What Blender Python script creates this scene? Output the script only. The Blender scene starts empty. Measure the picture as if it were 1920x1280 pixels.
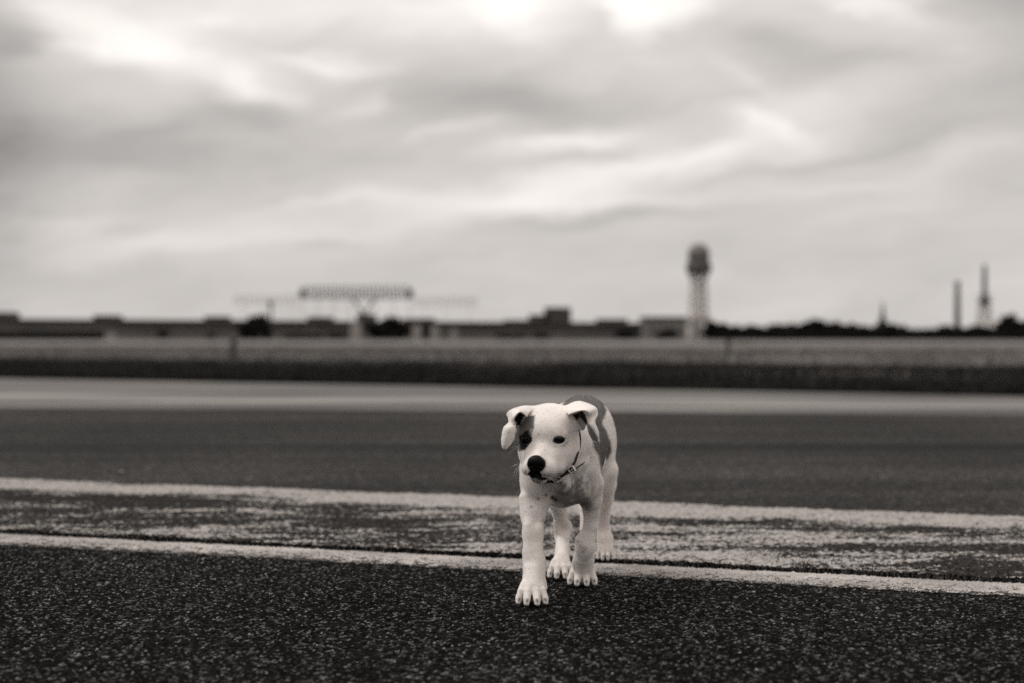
import bpy, bmesh, math, random
import numpy as np
from mathutils import Vector, Matrix
from mathutils.kdtree import KDTree
from mathutils.bvhtree import BVHTree

R = math.radians
random.seed(4)
RNG = np.random.default_rng(11)
scene = bpy.context.scene
COL = scene.collection

# ------------------------------------------------------------------ camera
FPX, HOR, CAMZ = 2666.7, 637.0, 0.5          # 50 mm lens in photo pixels, horizon row, eye height
cd = bpy.data.cameras.new("camera")
cam = bpy.data.objects.new("camera", cd)
COL.objects.link(cam)
cam.location = (0, 0, CAMZ)
cam.rotation_euler = (R(90) - 3 / FPX, 0, 0)
cd.lens, cd.sensor_width = 50.0, 36.0
cd.clip_start, cd.clip_end = 0.05, 20000
cd.dof.use_dof = True
cd.dof.focus_distance = 2.66
cd.dof.aperture_fstop = 2.5
cd.dof.aperture_blades = 0
scene.camera = cam


def P(px, py, d):
    """the world point that the photograph shows at (px, py) at depth d"""
    return Vector(((px - 960) / FPX * d, d, CAMZ + (HOR - py) / FPX * d))


def gdepth(py, z=0.0):
    return (CAMZ - z) * FPX / (py - HOR)


# ------------------------------------------------------------------ world, sun, exposure
w = bpy.data.worlds.new("World")
scene.world = w
w.use_nodes = True
nt = w.node_tree
nt.nodes.clear()
SKY_STRENGTH = 0.12
SUN_EL, SUN_AZ = 60.0, 288.0                  # bright part of the overcast: high on the left, behind the camera


def wn(kind, **kw):
    n = nt.nodes.new(kind)
    for k, v in kw.items():
        setattr(n, k, v)
    return n


def wm(op, a, b=None, c=None, clamp=False):
    n = wn('ShaderNodeMath', operation=op, use_clamp=clamp)
    for i, v in enumerate((a, b, c)):
        if v is None:
            continue
        if isinstance(v, (int, float)):
            n.inputs[i].default_value = v
        else:
            nt.links.new(v, n.inputs[i])
    return n.outputs[0]


tc = wn('ShaderNodeTexCoord')
sep = wn('ShaderNodeSeparateXYZ')
nt.links.new(tc.outputs['Generated'], sep.inputs[0])
sx, sy, sz = sep.outputs
az = wm('ARCTAN2', sx, sy)
hyp = wm('SQRT', wm('ADD', wm('MULTIPLY', sx, sx), wm('MULTIPLY', sy, sy)))
el = wm('ARCTAN2', sz, hyp)
# slow warp of the cloud coordinates
cmb0 = wn('ShaderNodeCombineXYZ')
nt.links.new(az, cmb0.inputs[0])
nt.links.new(wm('MULTIPLY', el, 2.6), cmb0.inputs[1])
wnz = wn('ShaderNodeTexNoise')
wnz.inputs['Scale'].default_value = 11
wnz.inputs['Detail'].default_value = 4
wnz.inputs['Roughness'].default_value = 0.55
nt.links.new(cmb0.outputs[0], wnz.inputs['Vector'])
ws = wn('ShaderNodeSeparateXYZ')
nt.links.new(wnz.outputs['Color'], ws.inputs[0])
az2 = wm('ADD', az, wm('MULTIPLY', wm('SUBTRACT', ws.outputs[0], 0.5), 0.085))
el2 = wm('ADD', el, wm('MULTIPLY', wm('SUBTRACT', ws.outputs[1], 0.5), 0.036))
cmb = wn('ShaderNodeCombineXYZ')
nt.links.new(az2, cmb.inputs[0])
nt.links.new(el2, cmb.inputs[1])
# streaks on a tilted cloud deck: long soft noise
mp = wn('ShaderNodeMapping', vector_type='TEXTURE')
mp.inputs['Rotation'].default_value = (0, 0, R(9))
mp.inputs['Scale'].default_value = (0.20, 0.048, 1)
nt.links.new(cmb.outputs[0], mp.inputs[0])
n1 = wn('ShaderNodeTexNoise')
n1.inputs['Scale'].default_value = 1.6
n1.inputs['Detail'].default_value = 5
n1.inputs['Roughness'].default_value = 0.52
nt.links.new(mp.outputs[0], n1.inputs['Vector'])
level = wm('ADD', wm('MULTIPLY', wm('SUBTRACT', n1.outputs[0], 0.5), 0.30), 0.575)
# cloud banks and gaps where they hang: cx, cy, rx, ry (photo pixels), tilt (deg, up to the right), brightness
CLOUDS = [
    (760, 15, 620, 55, 0, .11),
    (360, 130, 260, 75, -12, .06), (1080, 20, 230, 70, 0, .10), (560, 30, 420, 50, 0, .10), (1180, 330, 420, 60, 6, .07), (1420, 60, 300, 50, -10, .05),
    (190, 95, 150, 40, -18, .27), (330, 125, 130, 42, -14, .26), (470, 172, 70, 26, -14, .27), (600, 130, 120, 15, -4, .26),
    (420, 70, 70, 18, 14, .14), (720, 45, 190, 34, 2, .10), (975, 38, 70, 48, -25, .26), (1200, 18, 110, 46, 0, .27),
    (1185, 60, 50, 30, -50, .22), (1620, 28, 110, 20, -22, .24), (1435, 236, 56, 22, -22, .27), (1060, 278, 130, 20, 5, .32),
    (1330, 285, 170, 20, 8, .18), (1150, 328, 230, 22, 9, .20), (960, 385, 190, 34, 7, .27), (850, 245, 90, 16, 10, .18),
    (660, 205, 60, 18, 18, .14), (700, 372, 180, 22, 7, .16), (1180, 370, 160, 14, 3, .14), (150, 425, 110, 16, 5, .12),
    (300, 460, 220, 30, 3, .08), (1540, 205, 130, 22, 6, .12), (1560, 365, 120, 12, 3, .10), (1750, 320, 150, 18, 12, .10),
    (1390, 150, 80, 20, -30, .10), (560, 440, 330, 26, 5, .12),
    (250, 270, 420, 60, 6, -.15), (470, 225, 110, 26, -12, -.10), (110, 310, 230, 80, 0, -.10), (640, 290, 300, 24, 4, -.08),
    (870, 165, 210, 50, -4, -.12), (1010, 215, 200, 46, 2, -.13), (1440, 92, 190, 42, -10, -.12), (1590, 122, 150, 32, -8, -.10),
    (1480, 318, 210, 16, 9, -.12), (1680, 270, 190, 26, 8, -.08), (1060, 412, 170, 17, 8, -.17), (1310, 392, 120, 12, 2, -.08),
    (640, 386, 60, 10, 6, -.08), (590, 458, 80, 11, 0, -.10), (240, 424, 60, 10, 4, -.07), (1120, 50, 40, 26, -35, -.12),
    (0, 240, 100, 330, 0, -.24), (1930, 130, 140, 160, 0, -.16), (0, 0, 140, 50, 0, -.28), (1850, 40, 120, 30, 0, -.10),  # darker sky edges and corners: lens vignette painted in with the cloud
    (400, 520, 600, 30, 0, -.02), (1050, 305, 130, 12, 4, -.10),
]
for cx, cy, rx, ry, tilt, amp in CLOUDS:
    amp *= 0.78 if amp > 0 else 0.9
    m = wn('ShaderNodeMapping', vector_type='TEXTURE')
    m.inputs['Location'].default_value = ((cx - 960) / FPX, (HOR - cy) / FPX, 0)
    m.inputs['Rotation'].default_value = (0, 0, R(tilt))
    m.inputs['Scale'].default_value = (rx / FPX, ry / FPX, 1)
    nt.links.new(cmb.outputs[0], m.inputs[0])
    d = wn('ShaderNodeVectorMath', operation='DOT_PRODUCT')
    nt.links.new(m.outputs[0], d.inputs[0])
    nt.links.new(m.outputs[0], d.inputs[1])
    level = wm('MULTIPLY_ADD', wm('EXPONENT', wm('MULTIPLY', d.outputs['Value'], -1.0)), amp, level)
level = wm('MAXIMUM', level, 0.12)
# overcast sky: a little brighter toward the zenith, evenly all round
level = wm('MULTIPLY', level, wm('ADD', 1.0, wm('MULTIPLY', wm('MAXIMUM', sz, 0.0), 0.7)))
nish = wn('ShaderNodeTexSky', sky_type='NISHITA', sun_disc=False)
nish.sun_elevation, nish.sun_rotation = R(SUN_EL), R(SUN_AZ)
bw = wn('ShaderNodeRGBToBW')
nt.links.new(nish.outputs[0], bw.inputs[0])
tot = wm('ADD', wm('MULTIPLY', level, 0.93 / SKY_STRENGTH), wm('MULTIPLY', wm('MINIMUM', bw.outputs[0], 4.0), 0.10))
tint = wn('ShaderNodeCombineXYZ')
nt.links.new(wm('MULTIPLY', tot, 1.045), tint.inputs[0])
nt.links.new(wm('MULTIPLY', tot, 0.99), tint.inputs[1])
nt.links.new(wm('MULTIPLY', tot, 0.945), tint.inputs[2])
bg = wn('ShaderNodeBackground')
bg.inputs[1].default_value = SKY_STRENGTH
nt.links.new(tint.outputs[0], bg.inputs[0])
wo = wn('ShaderNodeOutputWorld')
nt.links.new(bg.outputs[0], wo.inputs[0])
w.cycles.sampling_method = 'AUTOMATIC'

sd = bpy.data.lights.new("sun", 'SUN')
sd.energy = 1.5
sd.angle = R(22)
sd.color = (1.0, 0.985, 0.965)
sun = bpy.data.objects.new("sun", sd)
COL.objects.link(sun)
_a, _e = R(SUN_AZ), R(SUN_EL)
sdir = Vector((math.sin(_a) * math.cos(_e), math.cos(_a) * math.cos(_e), math.sin(_e)))
sun.rotation_euler = sdir.to_track_quat('Z', 'Y').to_euler()

scene.view_settings.view_transform = 'Standard'
scene.view_settings.look = 'None'
scene.view_settings.gamma = 1
scene.view_settings.use_curve_mapping = False
scene.view_settings.exposure = 0.0
scene.render.engine = 'CYCLES'
scene.cycles.use_denoising = False


# ------------------------------------------------------------------ helpers
def grey(v):
    return (v * 1.06, v * 0.985, v * 0.93, 1)


class Mat:
    """thin wrapper for a Principled material with a node tree"""

    def __init__(self, name, value=0.3, rough=0.8, spec=0.3):
        self.m = bpy.data.materials.new(name)
        self.m.use_nodes = True
        self.t = self.m.node_tree
        self.b = self.t.nodes['Principled BSDF']
        self.b.inputs['Base Color'].default_value = grey(value)
        self.b.inputs['Roughness'].default_value = rough
        self.b.inputs['Specular IOR Level'].default_value = spec
        self.v = value

    def n(self, kind, **kw):
        n = self.t.nodes.new(kind)
        for k, v in kw.items():
            setattr(n, k, v)
        return n

    def put(self, v, sock):
        if isinstance(v, (int, float)):
            sock.default_value = v
        elif isinstance(v, tuple):
            sock.default_value = v
        else:
            self.t.links.new(v, sock)

    def math(self, op, a, b=None, c=None, clamp=False):
        n = self.n('ShaderNodeMath', operation=op, use_clamp=clamp)
        for i, v in enumerate((a, b, c)):
            if v is not None:
                self.put(v, n.inputs[i])
        return n.outputs[0]

    def coords(self, scale=(1, 1, 1), rot=0.0, loc=(0, 0, 0)):
        tcn = self.n('ShaderNodeTexCoord')
        mpn = self.n('ShaderNodeMapping')
        mpn.inputs['Scale'].default_value = scale
        mpn.inputs['Rotation'].default_value = (0, 0, rot)
        mpn.inputs['Location'].default_value = loc
        self.t.links.new(tcn.outputs['Object'], mpn.inputs[0])
        return mpn.outputs[0]

    def noise(self, vec, scale, detail=3, rough=0.55, dist=0.0):
        n = self.n('ShaderNodeTexNoise')
        n.inputs['Scale'].default_value = scale
        n.inputs['Detail'].default_value = detail
        n.inputs['Roughness'].default_value = rough
        n.inputs['Distortion'].default_value = dist
        self.t.links.new(vec, n.inputs['Vector'])
        return n.outputs['Fac']

    def vor(self, vec, scale, feature='F1', out='Distance'):
        n = self.n('ShaderNodeTexVoronoi', feature=feature)
        n.inputs['Scale'].default_value = scale
        self.t.links.new(vec, n.inputs['Vector'])
        return n.outputs[out]

    def ramp(self, v, a, b, lo=0.0, hi=1.0):
        n = self.n('ShaderNodeMapRange', interpolation_type='SMOOTHSTEP')
        self.put(v, n.inputs['Value'])
        n.inputs['From Min'].default_value = a
        n.inputs['From Max'].default_value = b
        n.inputs['To Min'].default_value = lo
        n.inputs['To Max'].default_value = hi
        return n.outputs['Result']

    def mix(self, f, a, b):
        n = self.n('ShaderNodeMix', data_type='FLOAT')
        self.put(f, n.inputs[0])
        self.put(a, n.inputs[2])
        self.put(b, n.inputs[3])
        return n.outputs[0]

    def color(self, v):
        c = self.n('ShaderNodeCombineColor')
        self.t.links.new(self.math('MULTIPLY', v, 1.06), c.inputs[0])
        self.t.links.new(self.math('MULTIPLY', v, 0.985), c.inputs[1])
        self.t.links.new(self.math('MULTIPLY', v, 0.93), c.inputs[2])
        self.t.links.new(c.outputs[0], self.b.inputs['Base Color'])
        return c.outputs[0]

    def attr(self, name, out='Fac'):
        n = self.n('ShaderNodeAttribute', attribute_name=name)
        return n.outputs[out]

    def bump(self, h, strength=0.5, dist=0.01):
        n = self.n('ShaderNodeBump')
        n.inputs['Strength'].default_value = strength
        n.inputs['Distance'].default_value = dist
        self.t.links.new(h, n.inputs['Height'])
        self.t.links.new(n.outputs[0], self.b.inputs['Normal'])


def noisy(name, v, rough=0.8, amp=0.3, scale=3.0, spec=0.3, bump=0.0):
    m = Mat(name, v, rough, spec)
    c = m.coords()
    f = m.noise(c, scale, 4)
    m.color(m.math('MULTIPLY', m.ramp(f, 0.3, 0.7, 1 - amp, 1 + amp), v))
    if bump:
        m.bump(f, bump, 0.02)
    return m.m


def mesh_np(name, verts, faces, mat=None, smooth=False):
    """mesh from numpy arrays; faces (n,3) or (n,4)"""
    me = bpy.data.meshes.new(name)
    verts = np.asarray(verts, dtype=np.float32)
    faces = np.asarray(faces, dtype=np.int32)
    k = faces.shape[1]
    me.vertices.add(len(verts))
    me.vertices.foreach_set('co', verts.ravel())
    me.loops.add(len(faces) * k)
    me.loops.foreach_set('vertex_index', faces.ravel())
    me.polygons.add(len(faces))
    me.polygons.foreach_set('loop_start', np.arange(0, len(faces) * k, k, dtype=np.int32))
    me.polygons.foreach_set('use_smooth', np.full(len(faces), smooth, dtype=bool))
    me.update(calc_edges=True)
    me.validate()
    if mat:
        me.materials.append(mat)
    return me


def link(name, me, parent=None, loc=None):
    o = bpy.data.objects.new(name, me)
    COL.objects.link(o)
    if loc is not None:
        o.location = loc
    if parent is not None:
        o.parent = parent
    return o


def tag(o, label=None, cat=None, group=None, kind=None):
    if label: o['label'] = label
    if cat: o['category'] = cat
    if group: o['group'] = group
    if kind: o['kind'] = kind
    return o


def empty(name, loc):
    return link(name, None, loc=loc)


class MB:
    """collects simple solids and links them as one mesh"""

    def __init__(s):
        s.v, s.f = [], []

    def box(s, x0, x1, y0, y1, z0, z1):
        b = len(s.v)
        s.v += [(x0, y0, z0), (x1, y0, z0), (x1, y1, z0), (x0, y1, z0), (x0, y0, z1), (x1, y0, z1), (x1, y1, z1), (x0, y1, z1)]
        s.f += [tuple(b + i for i in q) for q in ((0, 3, 2, 1), (4, 5, 6, 7), (0, 1, 5, 4), (1, 2, 6, 5), (2, 3, 7, 6), (3, 0, 4, 7))]
        return s

    def prism(s, pts, y0, y1):
        """outline in x-z extruded along y"""
        b, n = len(s.v), len(pts)
        s.v += [(x, y0, z) for x, z in pts] + [(x, y1, z) for x, z in pts]
        s.f.append(tuple(b + i for i in range(n)))
        s.f.append(tuple(b + n + i for i in reversed(range(n))))
        for i in range(n):
            j = (i + 1) % n
            s.f.append((b + j, b + i, b + n + i, b + n + j))
        return s

    def tube(s, pts, rad, n=8):
        pts = [Vector(p) for p in pts]
        rad = rad if isinstance(rad, (list, tuple)) else [rad] * len(pts)
        b = len(s.v)
        up = None
        for i, p in enumerate(pts):
            t = (pts[min(i + 1, len(pts) - 1)] - pts[max(i - 1, 0)]).normalized()
            if up is None:
                up = t.orthogonal().normalized()
            up = (up - t * up.dot(t))
            up = up.normalized() if up.length > 1e-6 else t.orthogonal().normalized()
            q = t.cross(up)
            for k in range(n):
                a = 2 * math.pi * k / n
                s.v.append(tuple(p + (up * math.cos(a) + q * math.sin(a)) * rad[i]))
        for i in range(len(pts) - 1):
            for k in range(n):
                a0, a1 = b + i * n + k, b + i * n + (k + 1) % n
                s.f.append((a0, a1, a1 + n, a0 + n))
        s.f.append(tuple(b + k for k in reversed(range(n))))
        e = b + (len(pts) - 1) * n
        s.f.append(tuple(e + k for k in range(n)))
        return s

    def lathe(s, c, prof, n=24):
        b = len(s.v)
        for r, z in prof:
            for k in range(n):
                a = 2 * math.pi * k / n
                s.v.append((c[0] + r * math.cos(a), c[1] + r * math.sin(a), c[2] + z))
        for i in range(len(prof) - 1):
            for k in range(n):
                a0, a1 = b + i * n + k, b + i * n + (k + 1) % n
                s.f.append((a0, a1, a1 + n, a0 + n))
        s.f.append(tuple(b + k for k in reversed(range(n))))
        e = b + (len(prof) - 1) * n
        s.f.append(tuple(e + k for k in range(n)))
        return s

    def build(s, name, mat, parent=None, smooth=False, loc=None):
        me = bpy.data.meshes.new(name)
        me.from_pydata(s.v, [], s.f)
        me.materials.append(mat)
        if smooth:
            me.polygons.foreach_set('use_smooth', [True] * len(me.polygons))
        me.update()
        return link(name, me, parent, loc)


# ================================================================== GROUND
# every edge of the ground bands: photo row at the left and the right border of the picture
def edge(yl, yr):
    a, b = P(0, yl, gdepth(yl)), P(1920, yr, gdepth(yr))
    k = (b.y - a.y) / (b.x - a.x)
    return lambda x: a.y + (x - a.x) * k


E_STRIPE0 = edge(1020, 1117)     # near edge of the solid white line
E_JOINT0 = edge(998.5, 1091)     # near lip of the open joint
E_JOINT1 = edge(990, 1080.5)     # far lip
E_TOP0 = edge(913, 990)          # near edge of the upper white line
E_TOP1 = edge(895, 967)          # its far edge
E_CONC0 = edge(762, 776)         # pale concrete begins
E_CONC1 = edge(752, 765)
E_CONC2 = edge(737, 752)
E_GRASS = edge(708, 741)         # pale concrete ends, rough grass begins


def sheet(name, e0, e1, x0, x1, z, mat, nx=60, kind='structure', ny=1):
    xs = np.linspace(x0, x1, nx)
    v, f = [], []
    for j in range(ny + 1):
        t = j / ny
        for x in xs:
            v.append((x, (1 - t) * e0(x) + t * e1(x), z))
    for j in range(ny):
        for i in range(nx - 1):
            a = j * nx + i
            f.append((a, a + 1, a + 1 + nx, a + nx))
    me = mesh_np(name, v, f, mat)
    return tag(link(name, me), kind=kind)


# ---- stone field: cellular relief shared by asphalt and paint
CELL = 0.0060
_N = 1024
_jx, _jy = RNG.random((_N, _N)), RNG.random((_N, _N))
_rh, _rt = RNG.random((_N, _N)), RNG.random((_N, _N))
_ta, _tb = RNG.normal(0, 1, (_N, _N)), RNG.normal(0, 1, (_N, _N))


def stones(x, y, cell=CELL):
    """height (0..1), edge distance and a random tone of the stone under each point"""
    gx, gy = x / cell, y / cell
    ix, iy = np.floor(gx).astype(int), np.floor(gy).astype(int)
    f1 = np.full(x.shape, 9.0); f2 = np.full(x.shape, 9.0)
    bi = np.zeros(x.shape, int); bj = np.zeros(x.shape, int)
    bdx = np.zeros(x.shape); bdy = np.zeros(x.shape)
    for di in (-1, 0, 1):
        for dj in (-1, 0, 1):
            ci, cj = (ix + di) % _N, (iy + dj) % _N
            dx = gx - (ix + di + 0.12 + 0.76 * _jx[ci, cj])
            dy = gy - (iy + dj + 0.12 + 0.76 * _jy[ci, cj])
            d = np.sqrt(dx * dx + dy * dy)
            nearer = d < f1
            f2 = np.where(nearer, f1, np.minimum(f2, d))
            bi = np.where(nearer, ci, bi); bj = np.where(nearer, cj, bj)
            bdx = np.where(nearer, dx, bdx); bdy = np.where(nearer, dy, bdy)
            f1 = np.minimum(f1, d)
    e = np.clip((f2 - f1) / 0.42, 0, 1)
    e = e * e * (3 - 2 * e)
    tilt = (bdx * _ta[bi, bj] + bdy * _tb[bi, bj]) * 0.42
    h = e * (0.30 + 0.70 * _rh[bi, bj] + tilt)
    return h, e, _rt[bi, bj], _rh[bi, bj]


def vnoise(x, y, s, seed=0):
    """smooth value noise, numpy"""
    r = np.random.default_rng(seed).random((256, 256))
    gx, gy = x / s, y / s
    ix, iy = np.floor(gx).astype(int), np.floor(gy).astype(int)
    fx, fy = gx - ix, gy - iy
    fx, fy = fx * fx * (3 - 2 * fx), fy * fy * (3 - 2 * fy)
    g = lambda a, b: r[a % 256, b % 256]
    return (g(ix, iy) * (1 - fx) * (1 - fy) + g(ix + 1, iy) * fx * (1 - fy) + g(ix, iy + 1) * (1 - fx) * fy + g(ix + 1, iy + 1) * fx * fy)


CRACK = [(1538, 1108), (1541, 1140), (1545, 1165), (1543, 1190), (1548, 1205), (1560, 1240), (1572, 1290)]
CRACK = [(P(a, b, gdepth(b)).x, gdepth(b)) for a, b in CRACK]


def crack_dist(x, y):
    d = np.full(x.shape, 9.0)
    for (ax, ay), (bx, by) in zip(CRACK[:-1], CRACK[1:]):
        ux, uy = bx - ax, by - ay
        t = np.clip(((x - ax) * ux + (y - ay) * uy) / (ux * ux + uy * uy), 0, 1)
        wob = 0.006 * np.sin(y * 90) + 0.004 * np.sin(y * 230 + 1)
        d = np.minimum(d, np.hypot(x - ax - t * ux - wob, y - ay - t * uy))
    return d


def relief_sheet(name, ystart, yend, step, height_fn, mask_fn, mat, half=0.40, stepy=None):
    """a finely displaced ground sheet over the wedge that the camera covers, and some way beyond its sides"""
    stepy = stepy or step
    ys = np.arange(ystart, yend, stepy)
    xm = half * yend + 0.18
    xs = np.arange(-xm, xm, step)
    X, Y = np.meshgrid(xs, ys)
    keep = (np.abs(X) < half * Y + 0.18) & mask_fn(X, Y)
    Z, tone, aux = height_fn(X, Y)
    idx = np.full(X.shape, -1, int)
    q = keep[:-1, :-1] & keep[1:, :-1] & keep[:-1, 1:] & keep[1:, 1:]
    used = np.zeros(X.shape, bool)
    used[:-1, :-1] |= q; used[1:, :-1] |= q; used[:-1, 1:] |= q; used[1:, 1:] |= q
    idx[used] = np.arange(used.sum())
    V = np.stack([X[used], Y[used], Z[used]], 1)
    F = np.stack([idx[:-1, :-1][q], idx[:-1, 1:][q], idx[1:, 1:][q], idx[1:, :-1][q]], 1)
    me = mesh_np(name, V, F, mat, smooth=False)
    for nm, arr in (('tone', tone), ('aux', aux)):
        a = me.attributes.new(nm, 'FLOAT', 'POINT')
        a.data.foreach_set('value', arr[used].astype(np.float32))
    return link(name, me)


# ---- materials of the ground
m = Mat('asphalt_relief', 0.03, 0.7, 0.2)
tone = m.attr('tone'); aux = m.attr('aux')
c = m.coords()
fine = m.noise(c, 420, 3, 0.6)
big = m.noise(m.coords((1, .5, 1)), 1.7, 4, 0.6)
stone = m.math('MULTIPLY', m.ramp(tone, 0.0, 1.0, 0.002, 0.020), m.ramp(fine, 0.3, 0.7, 0.65, 1.35))
light = m.ramp(tone, 0.95, 0.99, 0.0, 0.20)
stone = m.math('ADD', stone, light)
col = m.mix(m.ramp(aux, 0.2, 0.9), 0.003, stone)
col = m.math('MULTIPLY', col, m.ramp(big, 0.3, 0.7, 0.45, 1.15))
m.color(col)
m.put(m.ramp(tone, 0.5, 0.95, 0.85, 0.35), m.b.inputs['Roughness'])
m.put(m.ramp(tone, 0.7, 0.97, 0.05, 0.6), m.b.inputs['Specular IOR Level'])
m.bump(fine, 0.35, 0.001)
M_ASPH_NEAR = m.m

m = Mat('asphalt', 0.04, 0.9, 0.10)
c = m.coords()
cell = m.vor(c, 128, 'F1', 'Color')
sepc = m.n('ShaderNodeSeparateColor'); m.t.links.new(cell, sepc.inputs[0])
ed = m.vor(c, 128)
big = m.noise(m.coords((1, 0.35, 1)), 0.55, 4, 0.55)
band = m.noise(m.coords((0.12, 1.4, 1), rot=R(17)), 0.9, 3, 0.6)
v = m.ramp(sepc.outputs[0], 0.0, 1.0, 0.006, 0.042)
v = m.math('ADD', v, m.ramp(sepc.outputs[0], 0.95, 1.0, 0.0, 0.10))
v = m.math('MULTIPLY', v, m.ramp(big, 0.3, 0.7, 0.75, 1.3))
v = m.math('MULTIPLY', v, m.ramp(band, 0.3, 0.7, 0.60, 1.3))
rub = m.noise(m.coords((0.05, 3.2, 1), rot=R(16)), 1.3, 2, 0.5)
v = m.math('MULTIPLY', v, m.ramp(rub, 0.50, 0.68, 1.0, 0.55))
grit = m.noise(m.coords(), 26, 4, 0.7)
v = m.math('MULTIPLY', v, m.ramp(grit, 0.35, 0.65, 0.6, 1.45))
m.color(v)
m.bump(ed, 0.5, 0.003)
M_ASPH = m.m

m = Mat('worn_line_paint', 0.6, 0.85, 0.1)
tone = m.attr('tone'); aux = m.attr('aux')
c = m.coords()
fine = m.noise(c, 160, 4, 0.65)
smear = m.noise(m.coords((1, 2.6, 1), rot=R(17)), 30, 5, 0.66)
dirt = m.noise(m.coords((1, 2.0, 1), rot=R(17)), 4, 3, 0.5)
chip = m.math('ADD', m.math('MULTIPLY', aux, 0.50), m.math('MULTIPLY', smear, 1.1))
chip = m.math('ADD', chip, m.math('MULTIPLY', m.math('SUBTRACT', fine, 0.5), 0.45))
mask = m.ramp(chip, 0.80, 0.90)
paint = m.math('MULTIPLY', m.ramp(fine, 0.25, 0.75, 0.30, 0.56), m.ramp(dirt, 0.3, 0.7, 0.68, 1.05))
m.color(m.mix(mask, 0.035, paint))
m.bump(fine, 0.3, 0.0015)
M_PAINT = m.m

m = Mat('worn_shoulder', 0.2, 0.95, 0.05)
tone = m.attr('tone'); aux = m.attr('aux')
c = m.coords()
n_f = m.noise(m.coords((1, 1.0, 1), rot=R(17)), 70, 4, 0.7)
n_m = m.noise(m.coords((0.8, 2.2, 1), rot=R(-4)), 5.0, 4, 0.62, 0.6)
n_b = m.noise(m.coords((0.45, 1.7, 1), rot=R(9)), 2.2, 3, 0.55)
s_ = m.math('ADD', m.math('MULTIPLY', n_f, 0.85), m.math('MULTIPLY', n_m, 0.95))
s_ = m.math('ADD', s_, m.math('MULTIPLY', n_b, 0.74))
s_ = m.math('ADD', s_, m.math('MULTIPLY', m.math('SUBTRACT', tone, 0.5), 0.16))
s_ = m.math('ADD', s_, aux)
mask = m.ramp(s_, 1.23, 1.40)
m.color(m.mix(mask, m.ramp(n_f, 0.35, 0.65, 0.010, 0.045), m.ramp(n_f, 0.3, 0.7, 0.20, 0.46)))
m.bump(n_f, 0.7, 0.004)
M_SHOULDER = m.m

m = Mat('pale_concrete', 0.27, 0.85, 0.3)
c = m.coords((0.25, 1, 1), rot=R(17))
f = m.noise(c, 1.3, 4)
g_ = m.noise(m.coords(), 14, 3)
m.color(m.math('MULTIPLY', m.ramp(f, 0.3, 0.7, 0.055, 0.155), m.ramp(g_, 0.3, 0.7, 0.85, 1.15)))
M_CONC = m.m
m = Mat('pale_concrete_band', 0.36, 0.85, 0.3)
f = m.noise(m.coords((0.25, 1, 1), rot=R(17)), 1.1, 4)
m.color(m.ramp(f, 0.3, 0.7, 0.10, 0.27))
M_CONC2 = m.m

M_SOIL = noisy('joint_soil', 0.012, 0.95, 0.4, 40)
m = Mat('meadow', 0.14, 0.95, 0.1)
f = m.noise(m.coords((0.3, 1, 1)), 0.12, 5, 0.6)
g_ = m.noise(m.coords(), 3, 4, 0.7)
m.color(m.math('MULTIPLY', m.ramp(f, 0.3, 0.7, 0.10, 0.19), m.ramp(g_, 0.3, 0.7, 0.8, 1.2)))
M_MEADOW = m.m

BIG = 60.0
# bottom sheet to the horizon
gm = MB().box(-6000, 6000, -60, 6000, -0.6, -0.06)
tag(gm.build('ground', M_SOIL), kind='structure')


# the near runway slab, with a real edge at the joint
def slab(name, e0, e1, x0, x1, ztop, zbot, mat, nx=40):
    xs = np.linspace(x0, x1, nx)
    v, f = [], []
    for x in xs:
        v += [(x, e0(x), ztop), (x, e1(x), ztop), (x, e1(x), zbot), (x, e0(x), zbot)]
    for i in range(nx - 1):
        a = i * 4
        for k in range(4):
            f.append((a + k, a + 4 + k, a + 4 + (k + 1) % 4, a + (k + 1) % 4))
    me = mesh_np(name, v, f, mat)
    return link(name, me)


slab_near = tag(slab('runway', lambda x: -40.0 - 0.31 * x, lambda x: E_JOINT0(x) + 0.001, -12, 9, -0.0062, -0.055, M_ASPH), kind='structure')
slab_far = tag(slab('runway', E_JOINT1, E_CONC0, -12, 10, -0.0062, -0.055, M_ASPH), kind='structure')
tag(slab('concrete_edge', E_CONC0, E_GRASS, -24, 20, -0.002, -0.055, M_CONC), kind='structure')
sheet('concrete_edge', E_CONC1, E_CONC2, -24, 20, 0.003, M_CONC2)


def h_asph(X, Y):
    h, e, t, rh = stones(X, Y)
    cr = np.clip(1 - crack_dist(X, Y) / 0.0045, 0, 1)
    und = (vnoise(X, Y, 0.09, 3) - 0.5) * 0.0022 + (vnoise(X, Y, 0.02, 5) - 0.5) * 0.0008
    Z = -0.0042 + 0.0030 * h + und - cr * 0.006
    dust = np.clip((Y - E_STRIPE0(X)) / 0.05 + 1, 0, 1) * 0.0
    return np.minimum(Z, 0.0006), t + dust, e * (1 - cr)


relief = relief_sheet('asphalt_surface', 1.86, 3.62, 0.0026, h_asph, lambda X, Y: Y < E_JOINT0(X), M_ASPH_NEAR, 0.372, stepy=0.0027)
relief.parent = slab_near


def h_line(X, Y):
    h, e, t, rh = stones(X, Y)
    und = (vnoise(X, Y, 0.09, 3) - 0.5) * 0.0022 + (vnoise(X, Y, 0.02, 5) - 0.5) * 0.0008
    Z = -0.0045 + 0.0038 * np.maximum(h, 0.30) * 0.9 + und + 0.0014
    w_ = E_JOINT0(X) - E_STRIPE0(X)
    s = (Y - E_STRIPE0(X)) / w_
    edge_fade = np.clip(s / 0.35, 0, 1) * 0.38 + np.clip((s - 0.6) / 0.2, 0, 1) * 0.25
    return Z, t, (0.25 + 0.3 * rh + 0.25 * e) + edge_fade - 0.22 + 0.06 * np.clip(X, -1, 1)


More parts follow.
